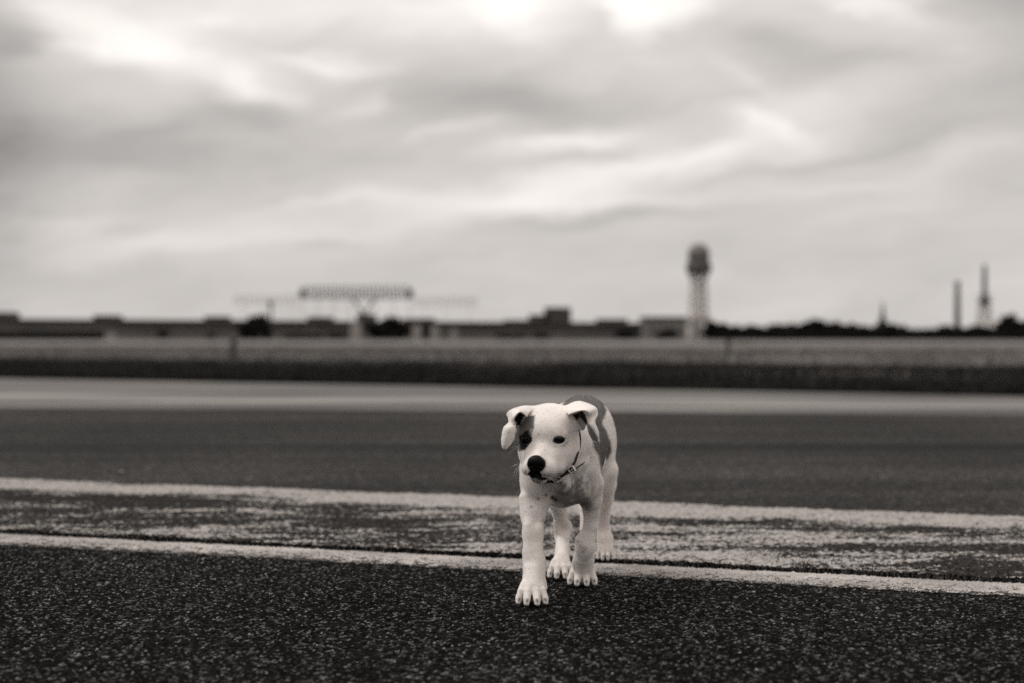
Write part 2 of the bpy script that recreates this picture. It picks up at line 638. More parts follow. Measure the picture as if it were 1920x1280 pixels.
line_near = relief_sheet('painted_line', 2.4, 3.9, 0.003, h_line,
                         lambda X, Y: (Y < E_JOINT0(X) - 0.002 + 0.004 * vnoise(X, Y, 0.03, 8)) & (Y > E_STRIPE0(X) - 0.01 + 0.02 * vnoise(X, Y, 0.012, 9)),
                         M_PAINT, 0.372)
tag(line_near, kind='structure')


def h_shoulder(X, Y):
    h, e, t, rh = stones(X, Y, 0.011)
    und = (vnoise(X, Y, 0.16, 13) - 0.5) * 0.004 + (vnoise(X, Y, 0.035, 15) - 0.5) * 0.003
    s = (Y - E_TOP0(X)) / (E_TOP1(X) - E_TOP0(X))
    solid = np.clip((s + 0.20) / 0.5, 0, 1) * 0.24
    s2 = (Y - E_JOINT1(X))
    nearjoint = np.clip(1 - s2 / 0.22, 0, 1) * 0.10
    px = 960 + X / Y * FPX
    right = np.clip((px - 250) / 600, 0, 1) * 0.08 - np.clip((px - 1200) / 500, 0, 1) * 0.05 - 0.08
    Z = -0.004 + 0.0035 * h + und + 0.001
    return np.minimum(Z, 0.004), t, solid + nearjoint + right


shoulder = relief_sheet('worn_paint_strip', 2.85, 5.35, 0.0055, h_shoulder,
                        lambda X, Y: (Y > E_JOINT1(X) - 0.004 * vnoise(X, Y, 0.05, 18)) & (Y < E_TOP1(X) + 0.02 * vnoise(X, Y, 0.02, 19)),
                        M_SHOULDER, 0.375)
tag(shoulder, kind='structure')
# the same strips go on beyond the picture, as plain sheets a few mm lower
sheet('worn_paint_strip', E_JOINT1, E_TOP1, -12, 9, -0.0045, M_SHOULDER)
sheet('painted_line', E_STRIPE0, lambda x: E_JOINT0(x) - 0.001, -12, 9, -0.0052, M_PAINT)

# ================================================================== GRASS AND MEADOW
# meadow terrain beyond the rough grass: a low uneven swell to the horizon
ys = np.concatenate([np.array([0.25, 1.2, 2.5, 4, 6, 9, 13, 18, 25, 35, 50, 80, 130, 220, 400, 800, 2000, 5000])])
xs = np.concatenate([np.linspace(-3000, -70, 14), np.linspace(-60, 60, 121), np.linspace(70, 3000, 14)])
v, f = [], []
rr = np.random.default_rng(3)
for j, s in enumerate(ys):
    for x in xs:
        base = E_GRASS(max(min(x, 22), -22))
        zz = 0.0 + 0.07 * (1 - math.exp(-s / 2.2)) + (rr.random() - 0.5) * 0.05 * min(1, s / 3) * (1 if s < 60 else 0)
        if s < 0.3: zz = -0.05
        v.append((x, base + s, zz if s < 2500 else 0.0))
n = len(xs)
for j in range(len(ys) - 1):
    for i in range(n - 1):
        a = j * n + i
        f.append((a, a + 1, a + 1 + n, a + n))
tag(link('meadow', mesh_np('meadow', v, f, M_MEADOW, True)), kind='structure')


def grass_mat(name, lo, hi, trans=0.25):
    m = Mat(name, lo, 0.7, 0.15)
    t = m.attr('tone')
    colr = m.color(m.ramp(t, 0.0, 1.0, lo, hi))
    return m.m


M_GRASS = grass_mat('rough_grass', 0.006, 0.04)
M_SEED = grass_mat('dry_grass_heads', 0.05, 0.24)
M_TUFT = grass_mat('joint_grass', 0.02, 0.10)


def blades(name, px_, py_, pz, hgt, wid, lean, mat, segs=2):
    """tapering bent blades: arrays of roots, heights, widths"""
    n = len(px_)
    a = RNG.random(n) * 2 * np.pi
    b = RNG.random(n) * 2 * np.pi
    bx, by = np.cos(a) * wid / 2, np.sin(a) * wid / 2
    lx, ly = np.cos(b) * hgt * lean * RNG.random(n), np.sin(b) * hgt * lean * RNG.random(n)
    V = []
    for (t, wf) in ((0, 1.0), (0.55, 0.75), (1.0, 0.0)):
        cx, cy, cz = px_ + lx * t * t, py_ + ly * t * t, pz + hgt * t * (1 - 0.12 * t)
        if wf > 0:
            V.append(np.stack([cx - bx * wf, cy - by * wf, cz], 1))
            V.append(np.stack([cx + bx * wf, cy + by * wf, cz], 1))
        else:
            V.append(np.stack([cx, cy, cz], 1))
    V = np.stack(V, 1).reshape(-1, 3)
    base = np.arange(n)[:, None] * 5
    F = np.concatenate([base + np.array([0, 1, 3]), base + np.array([0, 3, 2]), base + np.array([2, 3, 4])], 0)
    me = mesh_np(name, V, F, mat)
    at = me.attributes.new('tone', 'FLOAT', 'POINT')
    at.data.foreach_set('value', np.repeat(RNG.random(n), 5).astype(np.float32))
    return link(name, me)


# rough dark grass along the concrete edge
N = 95000
s = RNG.random(N) ** 1.9 * 11
x = (RNG.random(N) - 0.5) * 2 * (8.2 + 0.40 * s)
y = np.array([E_GRASS(q) for q in x]) + 0.02 + s + (RNG.random(N) - 0.5) * 0.16 * vnoise(x, x * 0, 0.7, 4)
patch = vnoise(x, y, 1.3, 31) * 0.6 + vnoise(x, y, 0.35, 32) * 0.4
hgt = (0.06 + 0.17 * np.minimum(1, 0.30 + s / 0.9)) * (0.45 + 0.95 * patch) * (1 - 0.05 * s) * (0.7 + 0.5 * RNG.random(N))
zt = 0.07 * (1 - np.exp(-s / 2.2)) - 0.03
g1 = blades('rough_grass', x, y, zt, hgt, 0.012 + 0.012 * RNG.random(N), 0.5, M_GRASS)
tag(g1, 'tall dark rough grass in a band along the far edge of the pale concrete', 'grass', kind='stuff')
# paler seed heads further out
N = 52000
s = 0.9 + RNG.random(N) ** 1.5 * 70
x = (RNG.random(N) - 0.5) * 2 * (8 + 0.42 * s)
y = np.array([E_GRASS(max(min(q, 22), -22)) for q in x]) + s
patch = vnoise(x, y, 3.0, 41)
hgt = (0.08 + 0.12 * patch) * (0.6 + 0.6 * RNG.random(N))
zt = 0.07 * (1 - np.exp(-s / 2.2)) - 0.02
g2 = blades('dry_grass', x, y, zt, hgt, 0.012 + 0.0009 * s, 0.6, M_SEED)
tag(g2, 'paler dry meadow grass reaching from the dark band to the airfield buildings', 'grass', kind='stuff')

# grass growing out of the open joint, tufted
tu = []
for px0, wd, cnt, hh in ((235, 30, 26, .028), (250, 12, 14, .035), (180, 50, 20, .014), (1240, 60, 20, .012), (1490, 45, 60, .026), (1505, 22, 30, .030), (1547, 6, 4, .045),
                         (1600, 30, 26, .022), (1640, 34, 34, .026), (1678, 14, 20, .030), (1750, 80, 20, .014), (1860, 60, 24, .020), (1170, 60, 22, .012), (1390, 60, 22, .012), (60, 50, 16, .014)):
    for _ in range(int(cnt * .4)):
        tu.append((px0 + random.gauss(0, wd * 0.5), hh * random.uniform(.35, .95)))
for _ in range(700):
    tu.append((random.uniform(-250, 2170), random.uniform(.003, .010)))
tx, ty, th = [], [], []
for px0, hh in tu:
    X0 = (px0 - 960) / FPX * 3.3
    for _ in range(3):
        yy = random.uniform(E_JOINT0(X0), E_JOINT1(X0) + 0.01)
        X0 = (px0 - 960) / FPX * yy
    tx.append(X0); ty.append(yy); th.append(hh)
tx, ty, th = map(np.array, (tx, ty, th))
jg = blades('joint_grass', tx, ty, np.full(len(tx), -0.008), th + 0.012, 0.0016 + 0.0012 * RNG.random(len(tx)), 0.9, M_TUFT)
tag(jg, 'thin grass and weeds sprouting along the open joint in the runway', 'grass', kind='stuff')

# moss and tiny blades over the worn strip
N = 30000
y = 3.0 + RNG.random(N) * 2.2
x = (RNG.random(N) - 0.5) * 2 * 0.385 * y
ok = (y > E_JOINT1(x) + 0.01) & (y < E_TOP0(x) + 0.05)
pn = vnoise(x * 0.6, y * 1.6, 0.20, 51) * 0.6 + vnoise(x, y, 0.05, 52) * 0.4
ok &= (pn + 0.25 * (RNG.random(N) - 0.5)) > 0.60
x, y = x[ok], y[ok]
mg = blades('moss', x, y, np.full(len(x), -0.002), 0.002 + 0.006 * RNG.random(len(x)) ** 2, 0.0022 + 0.002 * RNG.random(len(x)), 1.2, M_TUFT)
tag(mg, 'moss and tiny grass blades scattered over the worn pale strip behind the joint', 'moss', kind='stuff')

# ================================================================== FAR BUILDINGS AND TREES
D = 1000.0
S = D / FPX                                   # metres per photo pixel at that distance


def FX(px, d=D): return (px - 960) * d / FPX
def FZ(py, d=D): return CAMZ + (HOR - py) * d / FPX


M_WALL = noisy('terminal_wall', 0.19, 0.9, 0.12, 0.05)
M_WALL_D = noisy('terminal_roof', 0.07, 0.9, 0.15, 0.08)
M_DOORD = noisy('hangar_opening', 0.012, 0.7, 0.3, 0.1)
M_WIN = Mat('far_glass', 0.05, 0.25, 0.5).m
M_PALE = noisy('pale_render', 0.32, 0.9, 0.1, 0.3)
M_STEEL = noisy('dark_steel', 0.07, 0.6, 0.2, 0.5)
M_STEELL = noisy('pale_steel', 0.55, 0.6, 0.15, 0.5)
M_DOME = noisy('radome', 0.17, 0.6, 0.12, 0.3)
M_DRUM = noisy('tower_drum', 0.085, 0.7, 0.2, 0.4)

term = tag(empty('airport_terminal', (0, D, 0)), 'very long low grey airport terminal with flat dark roof across the horizon', 'building')
# roof line falls a little to the right
top = lambda px: FZ(598 + 7.5 * px / 1150)


def tbox(mb, x0, x1, ytop, ybot, y0, y1):
    mb.box(FX(x0), FX(x1), y0, y1, FZ(ybot) if ybot else 0.0, FZ(ytop))
    return mb


segs = [(-420, -140), (-140, 60), (60, 300), (300, 540), (540, 780), (780, 1000), (1000, 1205)]
for a, b in segs:
    mb = MB()
    mb.box(FX(a), FX(b), 6, 70, 0, top((a + b) / 2) - 1.0)
    mb.build('wall', M_WALL, term)
    r = MB().prism([(FX(a), top(a) - 1.15), (FX(b), top(b) - 1.15), (FX(b), top(b)), (FX(a), top(a))], -4, 72)
    r.build('roof', M_WALL_D, term)
# window bays under the canopy and big hangar openings
for i, px in enumerate(range(215, 1195, 14)):
    if i % 9 == 8: continue
    MB().box(FX(px), FX(px + 9), 5.7, 6.0 - 0.003, FZ(621), FZ(611)).build('window', M_WIN, term)
for a, b, y0, y1 in ((-400, 192, 622, 639), (530, 604, 627, 637), (612, 648, 625, 637), (292, 312, 620, 634), (385, 400, 626, 636), (790, 803, 612, 636), (930, 985, 628, 636), (1000, 1030, 626, 637)):
    n_ = max(1, int((b - a) / 34))
    for k in range(n_):
        xa, xb = a + (b - a) * k / n_, a + (b - a) * (k + 1) / n_
        MB().box(FX(xa) + .25, FX(xb) - .25, 5.2, 5.6, 0.05 if y1 > 636.9 else FZ(y1), FZ(y0)).build('hangar_dark_panel', M_DOORD, term)  # flat dark panels stand in for the shade inside open hangars
# stair heads and blocks on the roof
for a, b, yt in ((-40, 6, 585), (163, 206, 591), (374, 416, 593), (570, 615, 594), (664, 697, 589), (752, 812, 597), (944, 992, 600), (992, 1030, 590), (1022, 1072, 576), (1122, 1180, 598)):
    MB().box(FX(a), FX(b), 14, 34, top(a) - 0.5, FZ(yt)).build('roof_block', M_WALL_D, term)
tw = tag(empty('office_block', (FX(1245), D - 20, 0)), 'grey flat topped block ending the terminal, just left of the radar tower', 'building')
k_ = (D - 20) / FPX
MB().box(-44 * k_, 37 * k_, 0, 30, 0, 41 * k_).build('wall', M_WALL, tw)
MB().box(-45.5 * k_, 38 * k_, -1, 31, 41 * k_ + .01, 44 * k_).build('roof', M_WALL_D, tw)
for i in range(6):
    for j in range(2):
        MB().box((-36 + 12 * i) * k_, (-29 + 12 * i) * k_, -0.25, -0.003, (24 - j * 0) * k_ + j * 3.6, 30 * k_ + j * 3.6 - 0.8).build('window', M_WIN, tw)

# pale piers / huts before the terminal
for px, wpx, yt, lab in ((205, 17, 626, 'small pale hut at the right end of the dark hangar opening, far left'),
                         (666, 18, 604, 'tall pale pier between the long dark opening and the round dark tree'),
                         (781, 15, 611, 'first pale pier right of the round dark tree before the terminal'),
                         (815, 12, 612, 'second pale pier right of the round dark tree before the terminal'),
                         (851, 9, 618, 'third and lowest pale pier right of the round dark tree')):
    dd = 940.0; kk = dd / FPX
    r_ = tag(empty('pale_pier', (FX(px, dd), dd, 0)), lab, 'pier', 'pale piers before the terminal')
    MB().box(-wpx / 2 * kk, wpx / 2 * kk, 0, 5, 0, (637 - yt) * kk + .3).build('shaft', M_PALE, r_)
    MB().box(-(wpx / 2 + .8) * kk, (wpx / 2 + .8) * kk, -.3, 5.3, (637 - yt) * kk + .31, (637 - yt) * kk + .8).build('cap', M_PALE, r_)

# dipole-like steel array standing over the roof
dA = 1080.0
kA = dA / FPX
arr = tag(empty('antenna_array', (FX(668, dA), dA, 0)), 'wide steel frame of close upright bars raised on posts above the terminal roof', 'antenna array')
ax = lambda px: (px - 668) * kA
azz = lambda py: CAMZ + (HOR - py) * kA
for i, px in enumerate(np.arange(571, 770, 7.4)):
    MB().box(ax(px) - .55, ax(px) + .55, -.4, .4, azz(562), azz(536)).build('bar', M_STEEL, arr)
for py, t_ in ((538.5, .08), (546, .08), (553.5, .22), (560, .42)):
    MB().box(ax(563), ax(775), -.75, -.45, azz(py) - t_, azz(py) + t_).build('beam', M_STEEL, arr)
for px in (566.5, 769.5):
    MB().box(ax(px) - 1.9, ax(px) + 1.9, -2, 2, azz(558), azz(543)).build('end_frame', M_STEEL, arr)
for px in (566, 596, 626, 656, 706, 738, 769):
    MB().box(ax(px) - .28, ax(px) + .28, -.3, .3, 0, azz(561)).build('post', M_STEELL, arr)
MB().tube([(ax(681), 0, 0), (ax(681), 0, azz(590)), (ax(662), 0, azz(560))], .9).build('brace', M_STEEL, arr)
MB().tube([(ax(683), 1, 0), (ax(684), 1, azz(588)), (ax(702), 1, azz(561))], .9).build('brace', M_STEEL, arr)
for x0, x1, ya, yb in ((437, 562, 556, 569), (776, 895, 559, 573)):
    for py in (ya, (ya + yb) / 2, yb):
        MB().box(ax(x0), ax(x1), -.2, .2, azz(py) - .28, azz(py) + .28).build('wing_beam', M_STEELL, arr)
    for px in np.arange(x0 + 3, x1, 9.5):
        MB().box(ax(px) - .2, ax(px) + .2, .25, .55, azz(yb + 3), azz(ya - 1)).build('wing_bar', M_STEELL, arr)
    for px in (x0 + 20, (x0 + x1) / 2, x1 - 15):
        MB().box(ax(px) - .16, ax(px) + .16, .6, .9, 0, azz(yb)).build('post', M_STEELL, arr)

# radar tower
dT = 1040.0
kT = dT / FPX
rt = tag(empty('radar_tower', (FX(1310, dT), dT, 0)), 'tall radar tower with grey dome on a dark drum over a pale lattice shaft', 'tower')
tz = lambda py: CAMZ + (HOR - py) * kT
prof = [(19 * kT, tz(486))] + [(21 * kT * math.cos(a), tz(478) + 21.5 * kT * math.sin(a)) for a in np.linspace(0, math.pi / 2 - .03, 12)]
MB().lathe((0, 0, 0), prof, 32).build('radome', M_DOME, rt, True)
MB().lathe((0, 0, 0), [(22 * kT, tz(513)), (24 * kT, tz(507)), (23.5 * kT, tz(497)), (20.5 * kT, tz(491)), (19.4 * kT, tz(486.3))], 32).build('drum', M_DRUM, rt, False)
MB().lathe((0, 0, 0), [(5 * kT, tz(520)), (10 * kT, tz(512.2))], 24).build('neck', M_DRUM, rt)
for i in range(12):
    a = 2 * math.pi * i / 12
    MB().tube([(19.5 * kT * math.cos(a), 19.5 * kT * math.sin(a), tz(512)), (13 * kT * math.cos(a), 13 * kT * math.sin(a), tz(528))], .42, 6).build('strut', M_DRUM, rt)
MB().lathe((0, 0, 0), [(16.5 * kT, tz(530)), (16.5 * kT, tz(527.5))], 24).build('platform', M_STEELL, rt)
cors = [(-1, -1), (1, -1), (1, 1), (-1, 1)]
hw = lambda py: (12.5 + (py - 530) * 0.045) * kT if py < 592 else (15 + (py - 592) * 0.20) * kT
for (cx, cy) in cors:
    MB().tube([(cx * hw(530), cy * hw(530), tz(530)), (cx * hw(590), cy * hw(590), tz(590)), (cx * hw(592), cy * hw(592), tz(592)), (cx * hw(637), cy * hw(637), 0)], [.7, .8, 1.5, 2.4], 6).build('leg', M_STEELL, rt)
lv = [530, 542, 554, 566, 578, 590]
for a_, b_ in zip(lv[:-1], lv[1:]):
    for i in range(4):
        c0, c1 = cors[i], cors[(i + 1) % 4]
        br = MB()
        br.tube([(c0[0] * hw(a_), c0[1] * hw(a_), tz(a_)), (c1[0] * hw(b_), c1[1] * hw(b_), tz(b_))], .26, 5)
        br.build('brace', M_STEELL, rt)
        MB().tube([(c0[0] * hw(b_), c0[1] * hw(b_), tz(b_)), (c1[0] * hw(b_), c1[1] * hw(b_), tz(b_))], .28, 5).build('girder', M_STEELL, rt)
MB().box(-5.2 * kT, 5.2 * kT, -3 * kT, 3 * kT, 0, tz(530.5)).build('lift_shaft', M_STEELL, rt)
for i in range(4):
    c0, c1 = cors[i], cors[(i + 1) % 4]
    MB().tube([(c0[0] * hw(592), c0[1] * hw(592), tz(594)), (c1[0] * hw(635), c1[1] * hw(635), 1)], 1.5, 6).build('base_brace', M_PALE, rt)
    MB().tube([(c1[0] * hw(592), c1[1] * hw(592), tz(594)), (c0[0] * hw(635), c0[1] * hw(635), 1)], 1.0, 6).build('base_brace', M_PALE, rt)
MB().box(-23 * kT, -2 * kT, -9, -5, 0, tz(600)).build('stair_tower', M_PALE, rt)

# mast with crow's nest, chimney, church spire
dM = 1100.0; kM = dM / FPX
zM = lambda py: CAMZ + (HOR - py) * kM
ms = tag(empty('broadcast_mast', (FX(1846, dM), dM, 0)), 'tall dark needle mast on a pale four legged platform near the right edge', 'mast')
MB().tube([(0, 0, zM(570)), (0, 0, zM(552)), (0, 0, zM(545)), (0, 0, zM(520)), (0, 0, zM(497))], [3.3, 2.3, 1.9, 1.8, 1.4], 10).build('needle', M_STEEL, ms)
MB().lathe((0, 0, 0), [(4 * kM, zM(574)), (13 * kM, zM(566)), (13 * kM, zM(562)), (5 * kM, zM(561))], 16).build('platform', M_STEEL, ms)
MB().box(-17 * kM, 17 * kM, -.4, .4, zM(556.5), zM(555)).build('crossarm', M_STEEL, ms)
for cx, cy in cors:
    MB().tube([(cx * 7 * kM, cy * 7 * kM, zM(572)), (cx * 14 * kM, cy * 14 * kM, 0)], [.8, .9], 6).build('leg', M_STEELL, ms)
for j, (pa, pb) in enumerate(((572, 588), (588, 606), (606, 632))):
    wa, wb = 7 + (pa - 572) * .108, 7 + (pb - 572) * .108
    for sgn in (-1, 1):
        MB().tube([(sgn * wa * kM, -wa * kM, zM(pa)), (-sgn * wb * kM, -wb * kM, zM(pb))], .5, 5).build('brace', M_STEELL, ms)
        MB().tube([(sgn * wa * kM, wa * kM, zM(pa)), (-sgn * wb * kM, wb * kM, zM(pb))], .5, 5).build('brace', M_STEELL, ms)
ch = tag(empty('chimney', (FX(1795, dM), dM, 0)), 'slim grey chimney standing left of the needle mast', 'chimney')
MB().lathe((0, 0, 0), [(2.5, 0), (2.15, zM(560)), (1.9, zM(531))], 16).build('shaft', noisy('chimney_grey', 0.10, 0.9, .2, .2), ch, True)
MB().lathe((0, 0, 0), [(2.1, zM(530.9)), (2.3, zM(530)), (2.2, zM(528))], 16).build('rim', M_STEEL, ch)
cs = tag(empty('church', (FX(1655, dM), dM, 0)), 'dark church with a pointed spire rising out of the treeline', 'church')
MB().box(-7 * kM, 7 * kM, -7 * kM, 7 * kM, 0, zM(604)).build('tower', M_DOORD, cs)
MB().lathe((0, 0, 0), [(8 * kM, zM(603.9)), (4.2 * kM, zM(594)), (2.6 * kM, zM(580)), (0.3 * kM, zM(563))], 8).build('spire', M_DOORD, cs)
MB().prism([(-16 * kM, 0), (16 * kM, 0), (16 * kM, zM(618)), (0, zM(606)), (-16 * kM, zM(618))], 8 * kM, 40 * kM).build('nave', M_DOORD, cs)

# ---- trees
M_LEAF = noisy('far_foliage', 0.012, 0.9, 0.5, 0.6, 0.1)
M_BARK = noisy('far_bark', 0.03, 0.9, 0.3, 1.0, 0.1)


def crown_mesh(seed, n=620, conic=0.0):
    r_ = np.random.default_rng(seed)
    u = r_.normal(size=(n, 3)); u /= np.linalg.norm(u, axis=1)[:, None]
    rad = r_.random(n) ** 0.33
    lump = 0.78 + 0.34 * np.sin(u[:, 0] * 4 + seed) * np.cos(u[:, 2] * 5 + seed * 2)
    p = u * (rad * lump)[:, None]
    p[:, 2] = p[:, 2] * 0.5 + 0.55
    if conic:
        p[:, :2] *= (1.25 - conic * p[:, 2:3])
    V, F = [], []
    for i in range(n):
        a = r_.normal(size=3); a /= np.linalg.norm(a)
        b = np.cross(a, r_.normal(size=3)); b /= np.linalg.norm(b)
        s_ = 0.13 + 0.12 * r_.random()
        k0 = len(V)
        V += [p[i] - a * s_, p[i] - b * s_ * .7, p[i] + a * s_, p[i] + b * s_ * .7]
        F.append((k0, k0 + 1, k0 + 2, k0 + 3))
    return mesh_np('crown', V, F, M_LEAF)


CROWNS = [crown_mesh(i, conic=(0, 0, .5, 0, .8)[i]) for i in range(5)]
tmb = MB().tube([(0, 0, 0), (0.02, 0, .3), (0, 0.02, .7)], [.06, .045, .02], 7)
for q in ((.3, .1, .75), (-.28, .05, .7), (.05, -.3, .8)):
    tmb.tube([(0, 0, .3), q], [.03, .01], 5)
TRUNK = bpy.data.meshes.new('trunk'); TRUNK.from_pydata(tmb.v, [], tmb.f); TRUNK.materials.append(M_BARK)


def tree(px, wpx, ytop, d, label, kind=0, group='trees along the horizon', name='tree', cat='tree', depth=0.8):
    k = d / FPX
    o = empty(name, (FX(px, d), d, 0))
    H = (637 - ytop) * k + .5
    W = wpx * k / 2 * 1.12
    tr = link('trunk', TRUNK, o); tr.scale = (H * .8, H * .8, H * .9)
    cr = link('crown', CROWNS[kind], o); cr.scale = (W, W * depth, H * .93)
    cr.rotation_euler = (0, 0, random.random() * .5)
    tag(o, label, cat, group)
    return o


tree(478, 48, 588, 900, 'dark upright tree before the terminal, left of the antenna frame', 2)
tree(462, 30, 604, 898, 'small dark tree leaning against the upright tree before the terminal', 0)
tree(497, 26, 586, 905, 'narrow dark tree at the foot of the thin pole before the terminal', 4)
tree(727, 84, 595, 900, 'broad round black tree before the middle of the terminal', 1)
tree(712, 50, 603, 897, 'left shoulder of the black tree clump before the terminal middle', 3)
tree(748, 48, 603, 896, 'right shoulder of the black tree clump before the terminal middle', 0)
tree(1171, 42, 618, 930, 'low dark bush tree left of the flat topped office block', 3)
tree(1250, 52, 618, 925, 'dark bushy tree before the flat topped office block', 1)
pl = tag(empty('lamp_mast', (FX(508, 905), 905, 0)), 'thin dark pole with lamp head rising from the tree left of the antenna', 'lamp mast')
kk = 905 / FPX
MB().tube([(0, 0, 0), (0, 0, 66 * kk)], [.9, .7], 8).build('pole', M_STEEL, pl)
MB().box(-5.5 * kk, 4 * kk, -1, 1, 66 * kk, 73 * kk).build('lamp_head', M_STEEL, pl)

# skyline of the wood at right: (x, top row, width)
sky = [(1338, 604, 30), (1352, 612, 34), (1378, 616, 36), (1402, 614, 34), (1424, 617, 38), (1450, 612, 44), (1480, 611, 46), (1512, 610, 44), (1538, 602, 40),
       (1562, 611, 40), (1592, 609, 52), (1612, 616, 40), (1636, 620, 40), (1668, 612, 38), (1690, 615, 34), (1715, 623, 46), (1742, 622, 46), (1770, 618, 40),
       (1795, 616, 36), (1822, 617, 36), (1846, 614, 44), (1872, 622, 36), (1893, 594, 44), (1914, 606, 46), (1945, 610, 50), (1980, 612, 50), (2020, 606, 54), (2065, 612, 54)]
where = ['beside the radar tower base', 'second along from the radar tower', 'third along from the radar tower', 'fourth along from the radar tower',
         'low one before the long hedge-like stretch', 'at the start of the level stretch of wood', 'mid way along the level stretch of wood', 'under the left flank of the first hump',
         'forming the first rounded hump of the wood', 'in the dip after the first hump', 'forming the broad second hump of the wood', 'sloping down from the second hump',
         'left of the church spire', 'just right of the church spire', 'second right of the church spire', 'lowest stretch right of the church spire', 'low stretch before the chimney',
         'rising toward the chimney', 'at the chimney foot', 'between chimney and needle mast', 'at the needle mast foot', 'just right of the needle mast',
         'tall one with a pointed top near the right edge', 'at the very right edge of the picture', 'beyond the right edge', 'second beyond the right edge', 'third beyond the right edge', 'fourth beyond the right edge']
for i, ((px, yt, wpx), wh) in enumerate(zip(sky, where)):
    if px > 1935: continue
    tree(px, wpx * 1.15, yt - 4 - (i * 7 % 5), 860 + (i * 37) % 60, 'dark tree of the distant wood, ' + wh, 2 if i == 22 else i % 4)
# lower undergrowth that closes the wood
N = 12000
x = FX(1322, 880) + RNG.random(N) * (FX(2080, 880) - FX(1322, 880))
y = 850 + RNG.random(N) * 60
z = RNG.random(N) * 6.6 * (0.85 + 0.2 * np.sin(x * .13) + 0.1 * np.sin(x * .41))
a = RNG.normal(size=(N, 3)); a /= np.linalg.norm(a, axis=1)[:, None]
b = np.cross(a, RNG.normal(size=(N, 3))); b /= np.linalg.norm(b, axis=1)[:, None]
c0 = np.stack([x, y, z], 1)
V = np.stack([c0 - a, c0 - b * .8, c0 + a, c0 + b * .8], 1).reshape(-1, 3)
F = np.arange(N * 4).reshape(-1, 4)
tag(link('undergrowth', mesh_np('undergrowth', V, F, M_LEAF)), 'dark undergrowth closing the foot of the distant wood at right', 'undergrowth', kind='stuff')

# marker posts in the meadow
M_POST = noisy('post_paint', 0.05, 0.7, .2, 9)
for px, yb, yt, lab in ((438, 690, 634, 'dark slim marker post in the rough grass left of centre'), (1366, 674, 640, 'low dark marker post in the meadow right of the radar tower')):
    dd = gdepth(yb, .0); kk = dd / FPX
    o = tag(empty('marker_post', (FX(px, dd), dd, 0)), lab, 'post', 'marker posts in the meadow')
    MB().tube([(0, 0, 0), (0, 0, (yb - yt) * kk - .05)], .05, 10).build('pole', M_POST, o)
    MB().lathe((0, 0, 0), [(.07, (yb - yt) * kk - .05), (.085, (yb - yt) * kk), (.03, (yb - yt) * kk + .04)], 10).build('cap', M_POST, o)
dd = gdepth(668); kk = dd / FPX
o = tag(empty('marker_board', (FX(1396, dd), dd, 0)), 'small pale board low in the meadow right of the tower', 'board')
MB().box(-.24, .24, 0, .04, .2, .42).build('panel', M_PALE, o)
MB().box(-.2, -.16, .04, .07, 0, .22).build('leg', M_POST, o)
MB().box(.16, .2, .04, .07, 0, .22).build('leg', M_POST, o)


# small litter on the asphalt behind the strip
def pebble(px, py, size, v, label, cat='pebble', name='pebble', flat=.5):
    dd = gdepth(py)
    bm = bmesh.new()
    bmesh.ops.create_icosphere(bm, subdivisions=2, radius=1)
    for vv in bm.verts:
        k = 1 + .25 * math.sin(vv.co.x * 3 + px) * math.cos(vv.co.y * 4) + random.uniform(-.06, .06)
        vv.co = Vector((vv.co.x * size * k, vv.co.y * size * .8 * k, (vv.co.z * flat + flat * .6) * size))
    me = bpy.data.meshes.new(name); bm.to_mesh(me); bm.free()
    me.materials.append(noisy(name + '_stone', v, .8, .2, 60))
    return tag(link(name, me, loc=((px - 960) / FPX * dd, dd, -0.004)), label, cat)


pebble(228, 883, .010, .22, 'pale pebble alone on the dark asphalt at far left')
pebble(1560, 1040, .007, .02, 'tiny black clod on the pale strip just behind the joint at right', flat=.8)
pebble(1505, 870, .012, .12, 'grey flake on the dark asphalt at right', flat=.2)

# ================================================================== THE PUPPY
H = 0.0016                                    # voxel of the body surface
LO = np.array([-0.028, 2.520, -0.004])
HI = np.array([0.262, 3.335, 0.408])
DIM = np.ceil((HI - LO) / H).astype(int) + 1
FIELD = np.full(DIM, 0.03, dtype=np.float32)
NECK = []                                     # primitives of the neck only, for fitting the collar


def _box(lo, hi, pad):
    a = np.maximum(np.floor((np.array(lo) - pad - LO) / H).astype(int), 0)
    b = np.minimum(np.ceil((np.array(hi) + pad - LO) / H).astype(int) + 1, DIM)
    return a, b


def _grid(a, b):
    return np.meshgrid(*[(LO[i] + H * np.arange(a[i], b[i])).astype(np.float32) for i in range(3)], indexing='ij')


def d_ell(X, Y, Z, c, r, M):
    """distance bound of a rotated ellipsoid; M has its axes as rows"""
    x, y, z = X - c[0], Y - c[1], Z - c[2]
    u = (M[0][0] * x + M[0][1] * y + M[0][2] * z)
    v = (M[1][0] * x + M[1][1] * y + M[1][2] * z)
    w_ = (M[2][0] * x + M[2][1] * y + M[2][2] * z)
    k0 = np.sqrt((u / r[0]) ** 2 + (v / r[1]) ** 2 + (w_ / r[2]) ** 2) + 1e-6
    k1 = np.sqrt((u / r[0] ** 2) ** 2 + (v / r[1] ** 2) ** 2 + (w_ / r[2] ** 2) ** 2) + 1e-6
    return k0 * (k0 - 1) / k1


def d_cone(X, Y, Z, a, b, ra, rb):
    ba = [b[i] - a[i] for i in range(3)]
    L2 = sum(q * q for q in ba)
    t = np.clip(((X - a[0]) * ba[0] + (Y - a[1]) * ba[1] + (Z - a[2]) * ba[2]) / L2, 0, 1)
    d = np.sqrt((X - a[0] - t * ba[0]) ** 2 + (Y - a[1] - t * ba[1]) ** 2 + (Z - a[2] - t * ba[2]) ** 2)
    return d - (ra + (rb - ra) * t)


def smin(f, g, k):
    h = np.clip(0.5 + 0.5 * (f - g) / k, 0, 1)
    return f * (1 - h) + g * h - k * h * (1 - h)


